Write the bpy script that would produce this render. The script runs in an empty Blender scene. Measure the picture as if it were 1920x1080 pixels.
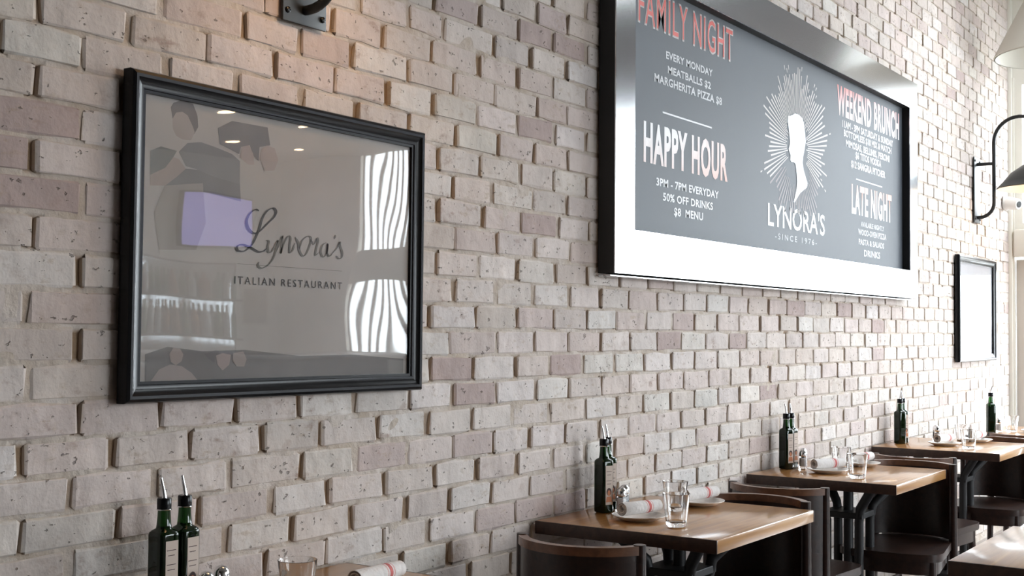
import bpy, bmesh, math, random
from mathutils import Vector, Matrix
random.seed(7)
R = math.radians
PI = math.pi
sc = bpy.context.scene
col = sc.collection

# ------------------------------------------------------------------ camera
HC = 1.323                      # lens height above the floor
D = 2.06                        # lens distance from the brick wall
F_PX = 2350.0
yaw, pitch, roll = R(34.245), R(1.936), R(0.45)
cam_d = bpy.data.cameras.new('camera')
cam_d.sensor_fit = 'HORIZONTAL'
cam_d.sensor_width = 36.0
cam_d.lens = 36.0 * F_PX / 1920.0
cam_d.clip_start = 0.02
cam_d.clip_end = 200
cam = bpy.data.objects.new('camera', cam_d)
col.objects.link(cam)
fh = Vector((math.cos(yaw), math.sin(yaw), 0)); rt = Vector((math.sin(yaw), -math.cos(yaw), 0)); zz = Vector((0, 0, 1))
fw = fh * math.cos(pitch) + zz * math.sin(pitch)
up = zz * math.cos(pitch) - fh * math.sin(pitch)
r2 = rt * math.cos(roll) + up * math.sin(roll)
u2 = up * math.cos(roll) - rt * math.sin(roll)
m = Matrix((r2, u2, -fw)).transposed().to_4x4()
m.translation = Vector((0, -D, HC))
cam.matrix_world = m
sc.camera = cam

# ------------------------------------------------------------------ world, daylight, exposure
W = bpy.data.worlds.new('world'); sc.world = W
W.use_nodes = True
wn = W.node_tree.nodes; wl = W.node_tree.links
wn.clear()
wo = wn.new('ShaderNodeOutputWorld'); wb = wn.new('ShaderNodeBackground')
wb.inputs[0].default_value = (0.86, 0.94, 1.0, 1)      # bright overcast sky
wb.inputs[1].default_value = 12.0
wl.new(wb.outputs[0], wo.inputs[0])

def portal(name, loc, sx, sy, rot):
    d = bpy.data.lights.new(name, 'AREA'); d.shape = 'RECTANGLE'; d.size = sx; d.size_y = sy
    d.cycles.is_portal = True
    o = bpy.data.objects.new(name, d); col.objects.link(o); o.location = loc; o.rotation_euler = rot
    return o
portal('daylight_portal', (9.32, -3.4, 1.75), 2.9, 6.8, (0, R(90), 0))
portal('daylight_portal', (7.75, -2.2, 4.22), 2.3, 2.4, (0, 0, 0))
portal('daylight_portal', (5.4, -7.12, 1.9), 3.6, 2.0, (R(90), 0, 0))

vs = sc.view_settings
vs.view_transform = 'Standard'; vs.look = 'None'; vs.gamma = 1.0; vs.use_curve_mapping = False
vs.exposure = 0.27
sc.display_settings.display_device = 'sRGB'

# ------------------------------------------------------------------ helpers
def lin(r, g, b):
    def f(c):
        c /= 255.0
        return c / 12.92 if c <= 0.04045 else ((c + 0.055) / 1.055) ** 2.4
    return (f(r), f(g), f(b), 1.0)

def mat(name, c, rough=0.5, metal=0.0, coat=0.0, spec=0.5, trans=0.0, ior=1.45, noise=None, bump=None, emit=None):
    """plain principled material; noise=(scale, amount) varies the colour, bump=(scale, distance)"""
    M = bpy.data.materials.new(name); M.use_nodes = True
    nt = M.node_tree; P = nt.nodes['Principled BSDF']
    P.inputs['Base Color'].default_value = c
    P.inputs['Roughness'].default_value = rough
    P.inputs['Metallic'].default_value = metal
    P.inputs['Coat Weight'].default_value = coat
    P.inputs['Coat Roughness'].default_value = 0.08
    P.inputs['Specular IOR Level'].default_value = spec
    P.inputs['Transmission Weight'].default_value = trans
    P.inputs['IOR'].default_value = ior
    if emit:
        P.inputs['Emission Color'].default_value = emit[0]
        P.inputs['Emission Strength'].default_value = emit[1]
    if noise or bump:
        g = nt.nodes.new('ShaderNodeNewGeometry')
    if noise:
        n = nt.nodes.new('ShaderNodeTexNoise'); n.inputs['Scale'].default_value = noise[0]; n.inputs['Detail'].default_value = 5
        nt.links.new(g.outputs['Position'], n.inputs['Vector'])
        mx = nt.nodes.new('ShaderNodeMix'); mx.data_type = 'RGBA'
        a = noise[1]
        mx.inputs['A'].default_value = (c[0]*(1-a), c[1]*(1-a), c[2]*(1-a), 1)
        mx.inputs['B'].default_value = (min(1, c[0]*(1+a)), min(1, c[1]*(1+a)), min(1, c[2]*(1+a)), 1)
        nt.links.new(n.outputs['Fac'], mx.inputs['Factor'])
        nt.links.new(mx.outputs['Result'], P.inputs['Base Color'])
    if bump:
        n2 = nt.nodes.new('ShaderNodeTexNoise'); n2.inputs['Scale'].default_value = bump[0]; n2.inputs['Detail'].default_value = 4
        nt.links.new(g.outputs['Position'], n2.inputs['Vector'])
        b = nt.nodes.new('ShaderNodeBump'); b.inputs['Distance'].default_value = bump[1]; b.inputs['Strength'].default_value = 1.0
        nt.links.new(n2.outputs['Fac'], b.inputs['Height'])
        nt.links.new(b.outputs['Normal'], P.inputs['Normal'])
    return M

class MB:
    """collects faces; build() links them as ONE mesh object"""
    def __init__(s): s.v = []; s.f = []; s.mi = []
    def add(s, vs_, fs, mi=0):
        o = len(s.v); s.v += [tuple(p) for p in vs_]
        for f in fs: s.f.append([o + i for i in f]); s.mi.append(mi)
        return s
    def box(s, x0, x1, y0, y1, z0, z1, mi=0, bev=0.0):
        if bev <= 0:
            vs_ = [(x0,y0,z0),(x1,y0,z0),(x1,y1,z0),(x0,y1,z0),(x0,y0,z1),(x1,y0,z1),(x1,y1,z1),(x0,y1,z1)]
            return s.add(vs_, [(3,2,1,0),(4,5,6,7),(0,1,5,4),(1,2,6,5),(2,3,7,6),(3,0,4,7)], mi)
        bm = bmesh.new()
        g = bmesh.ops.create_cube(bm, size=1)
        for q in bm.verts: q.co = Vector(((x0+x1)/2 + q.co.x*(x1-x0), (y0+y1)/2 + q.co.y*(y1-y0), (z0+z1)/2 + q.co.z*(z1-z0)))
        bmesh.ops.bevel(bm, geom=list(bm.edges), offset=bev, segments=2, profile=0.5, affect='EDGES')
        bm.verts.index_update()
        vs_ = [q.co[:] for q in bm.verts]; fs = [[q.index for q in f.verts] for f in bm.faces]
        bm.free()
        return s.add(vs_, fs, mi)
    def lathe(s, prof, n=24, c=(0,0,0), mi=0, cap0=False, cap1=False, sq=None):
        """prof: (radius, z) list; sq(i, ang)->radius factor"""
        vs_ = []
        for i, (r, z) in enumerate(prof):
            for k in range(n):
                a = 2*PI*k/n; q = r * (sq(i, a) if sq else 1)
                vs_.append((c[0]+q*math.cos(a), c[1]+q*math.sin(a), c[2]+z))
        fs = []
        for i in range(len(prof)-1):
            for k in range(n):
                k2 = (k+1) % n
                fs.append((i*n+k, i*n+k2, (i+1)*n+k2, (i+1)*n+k))
        if cap0: fs.append(tuple(range(n))[::-1])
        if cap1: fs.append(tuple((len(prof)-1)*n + k for k in range(n)))
        return s.add(vs_, fs, mi)
    def tube(s, path, r, n=10, mi=0, cap=True):
        P = [Vector(p) for p in path]; rr = r if isinstance(r, (list, tuple)) else [r]*len(P)
        vs_ = []; N = None
        for i, p in enumerate(P):
            t = (P[min(i+1, len(P)-1)] - P[max(i-1, 0)]).normalized()
            if N is None:
                N = t.orthogonal().normalized()
            else:
                N = (N - t * N.dot(t)).normalized()
            B = t.cross(N)
            for k in range(n):
                a = 2*PI*k/n; vs_.append(p + (N*math.cos(a) + B*math.sin(a))*rr[i])
        fs = []
        for i in range(len(P)-1):
            for k in range(n):
                k2 = (k+1) % n; fs.append((i*n+k, i*n+k2, (i+1)*n+k2, (i+1)*n+k))
        if cap:
            fs.append(tuple(range(n))[::-1]); fs.append(tuple((len(P)-1)*n+k for k in range(n)))
        return s.add(vs_, fs, mi)
    def prism(s, poly, y0, y1, mi=0):
        """poly in (x,z), extruded along y (front y0 < back y1)"""
        n = len(poly)
        vs_ = [(x, y0, z) for x, z in poly] + [(x, y1, z) for x, z in poly]
        fs = [tuple(range(n)), tuple(range(2*n-1, n-1, -1))] + [(i, i+n, (i+1) % n + n, (i+1) % n) for i in range(n)]
        return s.add(vs_, fs, mi)
    def slab(s, poly, z0, z1, mi=0):
        n = len(poly)
        vs_ = [(x, y, z0) for x, y in poly] + [(x, y, z1) for x, y in poly]
        fs = [tuple(range(n))[::-1], tuple(range(n, 2*n))] + [(i, (i+1) % n, (i+1) % n + n, i+n) for i in range(n)]
        return s.add(vs_, fs, mi)
    def mesh(s, name, mats, smooth=None):
        me = bpy.data.meshes.new(name); me.from_pydata(s.v, [], s.f)
        for M in (mats if isinstance(mats, (list, tuple)) else [mats]): me.materials.append(M)
        if any(s.mi): me.polygons.foreach_set('material_index', s.mi)
        if smooth is not None:
            me.polygons.foreach_set('use_smooth', [True]*len(me.polygons))
            me.update(); me.set_sharp_from_angle(angle=R(smooth))
        me.update()
        return me
    def build(s, name, mats, parent=None, smooth=None):
        o = bpy.data.objects.new(name, s.mesh(name, mats, smooth)); col.objects.link(o); o.parent = parent
        return o

def tag(o, label=None, cat=None, group=None, kind=None):
    if label: o['label'] = label
    if cat: o['category'] = cat
    if group: o['group'] = group
    if kind: o['kind'] = kind
    return o
def thing(name, label, cat, loc=(0,0,0), rz=0.0, group=None):
    o = bpy.data.objects.new(name, None); col.objects.link(o)
    o.empty_display_size = 0.05
    o.location = loc; o.rotation_euler = (0, 0, rz)
    return tag(o, label, cat, group)
def copy_tree(o, label=None, loc=None, rz=None, parent=None):
    c = o.copy(); col.objects.link(c); c.parent = parent
    if label: c['label'] = label
    if loc is not None: c.location = loc
    if rz is not None: c.rotation_euler = (0, 0, rz)
    for ch in list(o.children): copy_tree(ch, parent=c)
    return c
def struct(o, label=None):
    o['kind'] = 'structure'
    if label: o['label'] = label
    return o
def arc(c, r, a0, a1, n, plane='yz', fixed=0.0):
    out = []
    for i in range(n+1):
        a = R(a0 + (a1-a0)*i/n); p, q = c[0] + r*math.cos(a), c[1] + r*math.sin(a)
        out.append((fixed, p, q) if plane == 'yz' else (p, q, fixed))
    return out

# ------------------------------------------------------------------ materials
def brick_material(name, use_attr):
    M = bpy.data.materials.new(name); M.use_nodes = True
    nt = M.node_tree; N = nt.nodes; L = nt.links; P = N['Principled BSDF']
    P.inputs['Roughness'].default_value = 0.85; P.inputs['Specular IOR Level'].default_value = 0.25
    g = N.new('ShaderNodeNewGeometry')
    if use_attr:
        t = N.new('ShaderNodeVertexColor'); t.layer_name = 'tint'; tint = t.outputs['Color']
    else:
        t = N.new('ShaderNodeObjectInfo'); tint = t.outputs['Color']
    def noise(scale, detail=4, rough=0.55, stretch=None):
        n = N.new('ShaderNodeTexNoise'); n.inputs['Scale'].default_value = scale; n.inputs['Detail'].default_value = detail
        n.inputs['Roughness'].default_value = rough
        if stretch:
            mp = N.new('ShaderNodeMapping'); mp.inputs['Scale'].default_value = stretch
            L.new(g.outputs['Position'], mp.inputs['Vector']); L.new(mp.outputs['Vector'], n.inputs['Vector'])
        else:
            L.new(g.outputs['Position'], n.inputs['Vector'])
        return n.outputs['Fac']
    def ramp(fac, a, b):
        r = N.new('ShaderNodeMapRange'); r.inputs['From Min'].default_value = a; r.inputs['From Max'].default_value = b
        L.new(fac, r.inputs['Value']); return r.outputs['Result']
    def mix(fac, A, B, mode='MIX'):
        x = N.new('ShaderNodeMix'); x.data_type = 'RGBA'; x.blend_type = mode
        if isinstance(fac, float): x.inputs['Factor'].default_value = fac
        else: L.new(fac, x.inputs['Factor'])
        for k, s in (('A', A), ('B', B)):
            if isinstance(s, tuple): x.inputs[k].default_value = s
            else: L.new(s, x.inputs[k])
        return x.outputs['Result']
    def mul(a, b):
        x = N.new('ShaderNodeMath'); x.operation = 'MULTIPLY'
        L.new(a, x.inputs[0])
        if isinstance(b, float): x.inputs[1].default_value = b
        else: L.new(b, x.inputs[1])
        return x.outputs[0]
    blot = noise(9, 5)
    c1 = mix(ramp(blot, 0.35, 0.7), (0.90, 0.895, 0.89, 1), (1.07, 1.06, 1.05, 1))
    base = mix(1.0, tint, c1, 'MULTIPLY')
    # red-brown clay showing where the limewash has rubbed off
    worn = mul(ramp(noise(20, 6, 0.65, (1, 1, 1.5)), 0.56, 0.68), ramp(noise(3.1, 2), 0.47, 0.62))
    base = mix(mul(worn, 0.60), base, (0.26, 0.165, 0.125, 1))
    # ochre mortar smears
    smear = mul(ramp(noise(30, 4, 0.6, (1, 1, 2.2)), 0.56, 0.68), ramp(noise(5.0, 2), 0.42, 0.60))
    base = mix(mul(smear, 0.45), base, (0.36, 0.27, 0.185, 1))
    # mortar smeared over the arrises
    ea = N.new('ShaderNodeAttribute'); ea.attribute_name = 'edge'
    en = N.new('ShaderNodeMath'); en.operation = 'MULTIPLY_ADD'; L.new(noise(26, 5, 0.65), en.inputs[0]); en.inputs[1].default_value = 2.4; en.inputs[2].default_value = -1.25
    ee = N.new('ShaderNodeMath'); ee.operation = 'ADD'; L.new(ea.outputs['Fac'], ee.inputs[0]); L.new(en.outputs[0], ee.inputs[1])
    base = mix(mul(ramp(ee.outputs[0], 0.45, 0.95), 0.7), base, (0.50, 0.425, 0.345, 1))
    # pits
    pit = ramp(noise(48, 4, 0.6, (1, 1, 1.5)), 0.655, 0.70)
    base = mix(mul(pit, 0.6), base, (0.16, 0.13, 0.11, 1))
    L.new(base, P.inputs['Base Color'])
    h1 = noise(17, 4, 0.5, (1, 1, 0.8)); h2 = noise(160, 3, 0.6)
    a = N.new('ShaderNodeMath'); a.operation = 'MULTIPLY_ADD'; L.new(h2, a.inputs[0]); a.inputs[1].default_value = 0.08; L.new(h1, a.inputs[2])
    s2 = N.new('ShaderNodeMath'); s2.operation = 'MULTIPLY_ADD'; L.new(pit, s2.inputs[0]); s2.inputs[1].default_value = -0.5; L.new(a.outputs[0], s2.inputs[2])
    b = N.new('ShaderNodeBump'); b.inputs['Distance'].default_value = 0.009; b.inputs['Strength'].default_value = 0.9
    L.new(s2.outputs[0], b.inputs['Height']); L.new(b.outputs['Normal'], P.inputs['Normal'])
    return M
M_brick = brick_material('limewashed_brick', False)
M_brick_f = brick_material('limewashed_brick_field', True)
def mortar_material():
    M = bpy.data.materials.new('lime_mortar'); M.use_nodes = True
    nt = M.node_tree; N = nt.nodes; L = nt.links; P = N['Principled BSDF']; P.inputs['Roughness'].default_value = 0.92; P.inputs['Specular IOR Level'].default_value = 0.15
    g = N.new('ShaderNodeNewGeometry'); n = N.new('ShaderNodeTexNoise'); n.inputs['Scale'].default_value = 13; n.inputs['Detail'].default_value = 5
    L.new(g.outputs['Position'], n.inputs['Vector'])
    r = N.new('ShaderNodeValToRGB'); r.color_ramp.elements[0].position = 0.3; r.color_ramp.elements[1].position = 0.7
    r.color_ramp.elements[0].color = (0.45, 0.375, 0.305, 1); r.color_ramp.elements[1].color = (0.58, 0.52, 0.475, 1)
    L.new(n.outputs['Fac'], r.inputs['Fac'])
    # bare ochre mortar in the raked head joints, which the limewash never reached
    a = N.new('ShaderNodeAttribute'); a.attribute_name = 'raked'
    mx = N.new('ShaderNodeMix'); mx.data_type = 'RGBA'; L.new(a.outputs['Fac'], mx.inputs['Factor']); L.new(r.outputs['Color'], mx.inputs['A']); mx.inputs['B'].default_value = (0.31, 0.215, 0.14, 1)
    L.new(mx.outputs['Result'], P.inputs['Base Color'])
    n2 = N.new('ShaderNodeTexNoise'); n2.inputs['Scale'].default_value = 45; n2.inputs['Detail'].default_value = 4; L.new(g.outputs['Position'], n2.inputs['Vector'])
    b = N.new('ShaderNodeBump'); b.inputs['Distance'].default_value = 0.006; L.new(n2.outputs['Fac'], b.inputs['Height']); L.new(b.outputs['Normal'], P.inputs['Normal'])
    return M
M_mortar = mortar_material()
M_black = mat('black_lacquer', (0.006, 0.006, 0.007, 1), 0.24, spec=0.28)
M_iron = mat('black_iron', (0.012, 0.012, 0.013, 1), 0.5, noise=(40, 0.3))
M_lampblk = mat('black_painted_steel', (0.022, 0.024, 0.025, 1), 0.42)
M_cream = mat('cream_enamel', (0.80, 0.72, 0.60, 1), 0.4)
M_steel = mat('polished_steel', (0.75, 0.76, 0.78, 1), 0.14, metal=1.0)
M_alu = mat('brushed_aluminium', (0.60, 0.61, 0.63, 1), 0.15, metal=1.0)
M_alu_dark = mat('dark_box_side', (0.012, 0.012, 0.013, 1), 0.5)
M_white = mat('white_ceramic', (0.80, 0.77, 0.73, 1), 0.18, coat=0.5)
M_trim = mat('cream_paint', (0.72, 0.69, 0.62, 1), 0.5, noise=(6, 0.05))
M_beige = mat('beige_paint', (0.50, 0.45, 0.40, 1), 0.5, noise=(5, 0.05))
M_ceil = mat('grey_ceiling_paint', (0.42, 0.41, 0.39, 1), 0.9)
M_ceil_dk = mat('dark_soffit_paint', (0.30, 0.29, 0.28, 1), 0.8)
M_plaster = mat('pale_plaster', (0.62, 0.60, 0.57, 1), 0.9, noise=(4, 0.12))
M_dark = mat('dark_wood_panel', (0.035, 0.022, 0.016, 1), 0.4)

def wood(name, ca, cb, rough, coat, axis=(1.2, 22, 22), bump=0.0008):
    M = bpy.data.materials.new(name); M.use_nodes = True
    nt = M.node_tree; N = nt.nodes; L = nt.links; P = N['Principled BSDF']
    P.inputs['Roughness'].default_value = rough; P.inputs['Coat Weight'].default_value = coat; P.inputs['Coat Roughness'].default_value = 0.12
    tc = N.new('ShaderNodeTexCoord'); mp = N.new('ShaderNodeMapping'); mp.inputs['Scale'].default_value = axis
    n = N.new('ShaderNodeTexNoise'); n.inputs['Scale'].default_value = 2.2; n.inputs['Detail'].default_value = 6; n.inputs['Distortion'].default_value = 0.6
    L.new(tc.outputs['Object'], mp.inputs['Vector']); L.new(mp.outputs['Vector'], n.inputs['Vector'])
    r = N.new('ShaderNodeValToRGB'); r.color_ramp.elements[0].position = 0.32; r.color_ramp.elements[1].position = 0.70
    r.color_ramp.elements[0].color = ca; r.color_ramp.elements[1].color = cb
    L.new(n.outputs['Fac'], r.inputs['Fac']); L.new(r.outputs['Color'], P.inputs['Base Color'])
    b = N.new('ShaderNodeBump'); b.inputs['Distance'].default_value = bump; L.new(n.outputs['Fac'], b.inputs['Height']); L.new(b.outputs['Normal'], P.inputs['Normal'])
    return M
M_table = wood('varnished_oak', (0.34, 0.145, 0.036, 1), (0.52, 0.255, 0.070, 1), 0.28, 0.7)
M_chair = wood('dark_stained_wood', (0.012, 0.0045, 0.003, 1), (0.030, 0.011, 0.0065, 1), 0.32, 0.0)
M_end = wood('painted_shade_wood', (0.030, 0.013, 0.008, 1), (0.055, 0.025, 0.015, 1), 0.45, 0.0)  # shade of the table ends put into the wood colour
M_rail = wood('worn_walnut_rail', (0.10, 0.040, 0.018, 1), (0.17, 0.070, 0.032, 1), 0.35, 0.3)

def floor_material():
    M = bpy.data.materials.new('polished_concrete'); M.use_nodes = True
    nt = M.node_tree; N = nt.nodes; L = nt.links; P = N['Principled BSDF']
    P.inputs['Roughness'].default_value = 0.30; P.inputs['Coat Weight'].default_value = 0.2
    g = N.new('ShaderNodeNewGeometry'); n = N.new('ShaderNodeTexNoise'); n.inputs['Scale'].default_value = 1.7; n.inputs['Detail'].default_value = 7
    L.new(g.outputs['Position'], n.inputs['Vector'])
    r = N.new('ShaderNodeValToRGB'); r.color_ramp.elements[0].color = (0.16, 0.13, 0.12, 1); r.color_ramp.elements[1].color = (0.28, 0.24, 0.22, 1)
    L.new(n.outputs['Fac'], r.inputs['Fac']); L.new(r.outputs['Color'], P.inputs['Base Color'])
    return M
M_floor = floor_material()

def pane_material(name, wav=0.0, scale=4.0, tintc=(1, 1, 1, 1)):
    """thin clear sheet: passes light straight through and mirrors by Fresnel"""
    M = bpy.data.materials.new(name); M.use_nodes = True
    nt = M.node_tree; N = nt.nodes; L = nt.links; N.remove(N['Principled BSDF'])
    out = N['Material Output']; tr = N.new('ShaderNodeBsdfTransparent'); tr.inputs[0].default_value = tintc
    gl = N.new('ShaderNodeBsdfGlossy'); gl.inputs['Roughness'].default_value = 0.015
    lw = N.new('ShaderNodeLayerWeight'); lw.inputs['Blend'].default_value = 0.5
    p5 = N.new('ShaderNodeMath'); p5.operation = 'POWER'; L.new(lw.outputs['Facing'], p5.inputs[0]); p5.inputs[1].default_value = 5.0
    fr = N.new('ShaderNodeMapRange'); fr.inputs['To Min'].default_value = 0.045; L.new(p5.outputs[0], fr.inputs['Value'])
    mx = N.new('ShaderNodeMixShader'); L.new(fr.outputs[0], mx.inputs[0]); L.new(tr.outputs[0], mx.inputs[1]); L.new(gl.outputs[0], mx.inputs[2])
    if wav:
        g = N.new('ShaderNodeNewGeometry'); n = N.new('ShaderNodeTexNoise'); n.inputs['Scale'].default_value = scale; n.inputs['Detail'].default_value = 1.5
        mp = N.new('ShaderNodeMapping'); mp.inputs['Scale'].default_value = (1.0, 1.0, 0.7)
        L.new(g.outputs['Position'], mp.inputs['Vector']); L.new(mp.outputs['Vector'], n.inputs['Vector'])
        b = N.new('ShaderNodeBump'); b.inputs['Distance'].default_value = wav; b.inputs['Strength'].default_value = 1.0
        L.new(n.outputs['Fac'], b.inputs['Height']); L.new(b.outputs['Normal'], gl.inputs['Normal'])
    L.new(mx.outputs[0], out.inputs[0])
    return M
M_acrylic = pane_material('wavy_acrylic', 0.007, 1.7)
M_pane = pane_material('window_glass')
M_glass = mat('clear_glass', (1, 1, 1, 1), 0.0, trans=1.0, ior=1.46)
M_green = mat('green_bottle_glass', (0.010, 0.055, 0.008, 1), 0.04, trans=0.9, ior=1.48)
M_oil = mat('dark_oil', (0.006, 0.005, 0.002, 1), 0.25)

# ------------------------------------------------------------------ the room
XE = 9.2            # end wall
YB = -7.0           # wall opposite the bricks
XB = -2.6           # wall behind the lens
ZC = 4.1
b = MB(); b.box(XB, XE+0.1, YB, 0.15, -0.1, 0.0); struct(b.build('floor', M_floor), 'grey brown polished concrete floor')
KX0, KX1, KY0, KY1 = 6.6, 8.9, -3.4, -1.0          # opening for the added rooflight that brightens the upper far wall
b = MB(); b.box(XB, KX0, YB, 0.15, ZC, ZC+0.1); b.box(KX1, XE+0.1, YB, 0.15, ZC, ZC+0.1); b.box(KX0, KX1, YB, KY0, ZC, ZC+0.1); b.box(KX0, KX1, KY1, 0.15, ZC, ZC+0.1); struct(b.build('ceiling', M_ceil), 'grey painted ceiling')
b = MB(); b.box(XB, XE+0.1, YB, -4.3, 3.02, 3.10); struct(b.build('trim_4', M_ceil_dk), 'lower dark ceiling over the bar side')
SW0, SW1, SZ0, SZ1 = 3.6, 7.2, 0.9, 2.9
b = MB(); b.box(XB-0.1, SW0, YB-0.1, YB, 0.0, ZC); b.box(SW1, XE+0.1, YB-0.1, YB, 0.0, ZC); b.box(SW0, SW1, YB-0.1, YB, 0.0, SZ0); b.box(SW0, SW1, YB-0.1, YB, SZ1, ZC)
struct(b.build('wall_right', M_plaster), 'pale wall across the room, seen only as a reflection')

# brick wall: mortar bed + bricks
BZ0, BP = 1.040, 0.0709      # height of one bed joint, course pitch
BL = 0.2003                  # brick pitch along the wall
ROWS = {-5:[2.313,2.517,2.721,2.921],-4:[2.236,2.447,2.632,2.842,3.041],-3:[1.517,1.717,1.918,2.121,2.325,2.536,2.725,2.919,3.115,3.312],
-2:[1.415,1.627,1.833,2.053,2.243,2.45,2.653,2.847,3.046,3.242],
-1:[1.517,1.722,1.924,2.151,2.337,2.539,2.734,2.923,3.116,3.319,3.52,3.722,3.914,4.109,4.313,4.512,4.725],
0:[1.409,1.615,1.816,2.021,2.217,2.422,2.622,2.826,3.023,3.225,3.435,3.63,3.826,4.027,4.218,4.423,4.623],
1:[1.538,1.736,1.939,2.137,2.335,2.543,2.732,2.941,3.143,3.334,3.537,3.731,3.93,4.132,4.344,4.531,4.724],
2:[1.42,1.622,1.824,2.026,2.227,2.429,2.631,2.824,3.035,3.224,3.42,3.624,3.825,4.031,4.223,4.423,4.622],
3:[1.532,1.73,1.927,2.125,2.323,2.52,2.718,2.939,3.134,3.332,3.531,3.73,3.923,4.107,4.311,4.517,4.694],
4:[1.42,1.621,1.823,2.025,2.226,2.428,2.629,2.838,3.045,3.243,3.441,3.628,3.835,4.036,4.216,4.422,4.615],
5:[1.523,1.725,1.926,2.128,2.33,2.532,2.733,2.93,3.131,3.332,3.525,3.718,3.927,4.124,4.323,4.516,4.708],
6:[1.427,1.632,1.836,2.04,2.244,2.449,2.653,2.846,3.043,3.251,3.444,3.651,3.855,4.047,4.24,4.441,4.643],
7:[1.535,1.735,1.935,2.135,2.335,2.535,2.734,2.932,3.137,3.337],8:[1.424,1.63,1.835,2.041,2.246,2.452,2.657,2.869,3.061,3.262],
9:[1.528,1.727,1.926,2.125,2.324,2.523,2.722,2.912,3.123,3.313],10:[1.424,1.629,1.835,2.04,2.246,2.451,2.657,2.846,3.049,3.239],
11:[1.35,1.525,1.731,1.929,2.13,2.327,2.531,2.735,2.936,3.13,3.321],12:[1.426,1.638,1.839,2.046,2.246,2.438,2.636,2.832,3.034,3.237],
13:[1.718,1.952,2.119,2.31,2.528,2.725,2.921,3.137,3.315],14:[2.014,2.231,2.425,2.627,2.842,3.037,3.23],
15:[2.327,2.526,2.677,2.915,3.107,3.308],16:[2.84,3.039,3.229],17:[2.947,3.133,3.311],18:[3.03,3.227]}
rb = random.Random(11)
K0, K1 = -14, 43
courses = {}
for k in range(K0, K1):
    r = list(ROWS.get(k, []))
    if not r: r = [3.02 if k % 2 == 0 else 3.12]
    while r[0] > XB + 0.25: r.insert(0, r[0] - BL + rb.uniform(-.006, .006) * (1 if len(r) % 5 else 0))
    while r[-1] < XE - 0.16:
        n = len(r); ph = 0.02 if k % 2 == 0 else 0.123
        nx = r[-1] + BL; tgt = round((nx - ph) / BL) * BL + ph
        r.append(nx * 0.5 + (nx + (tgt - nx) * 0.3) * 0.5 + rb.uniform(-.008, .008))
    r[-1] = XE
    courses[k] = r

def hnoise(x, z):
    return (math.sin(x*7.3+z*3.1)+math.sin(x*13.7-z*9.4+1.3)+math.sin(x*31.0+z*27.0+2.1)*0.7+math.sin(x*57.0-z*71.0)*0.5)/3.2
import bisect
def mortar_y(x, z):
    kf = (z - BZ0) / BP; k = math.floor(kf); fr = kf - k
    y = -0.0050 - 0.0024 * hnoise(x, z); rk = 0.0
    if k in courses and 0.06 < fr < 0.94:
        r = courses[k]; i = bisect.bisect(r, x)
        c = [r[q] for q in (i-1, i) if 0 <= q < len(r)]
        jx = min(c, key=lambda q: abs(q-x)); dd = abs(jx-x)
        if dd < 0.020:
            rk = max(0.0, min(1.0, 0.85 + 0.75*math.sin(jx*91.0 + k*57.0) + 0.25*hnoise(x*2, z*3)))   # how far this joint is raked out
            y += 0.0085 * rk
    return y, rk
mb = MB(); raked = []
def mgrid(x0, x1, z0, z1, st, sx=None):
    nx = max(1, round((x1-x0)/(sx or st))); nz = max(1, round((z1-z0)/st))
    vs_ = []
    for j in range(nz+1):
        for i in range(nx+1):
            x = x0+(x1-x0)*i/nx; z = z0+(z1-z0)*j/nz
            y, rk = mortar_y(x, z); vs_.append((x, y, z)); raked.append(rk)
    fs = [(j*(nx+1)+i, j*(nx+1)+i+1, (j+1)*(nx+1)+i+1, (j+1)*(nx+1)+i) for j in range(nz) for i in range(nx)]
    mb.add(vs_, fs)
mgrid(1.0, 4.9, 0.66, 2.8, 0.0118, 0.006)
mgrid(4.9, XE, 0.66, 2.8, 0.0236, 0.016); mgrid(0.9, 1.0, 0.66, 2.8, 0.05); mgrid(0.9, XE, 0.6, 0.66, 0.03); mgrid(0.9, XE, 2.8, ZC, 0.0236, 0.018); mgrid(0.9, XE, 0.0, 0.6, 0.05); mgrid(XB, 0.9, 0.0, ZC, 0.06)
mb.box(XB, XE, 0.03, 0.15, 0.0, ZC); raked += [0.0]*8
wall = struct(mb.build('wall_left', M_mortar, smooth=60), 'limewashed antique brick wall in running bond')
wall.data.attributes.new('raked', 'FLOAT', 'POINT').data.foreach_set('value', raked)

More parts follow.
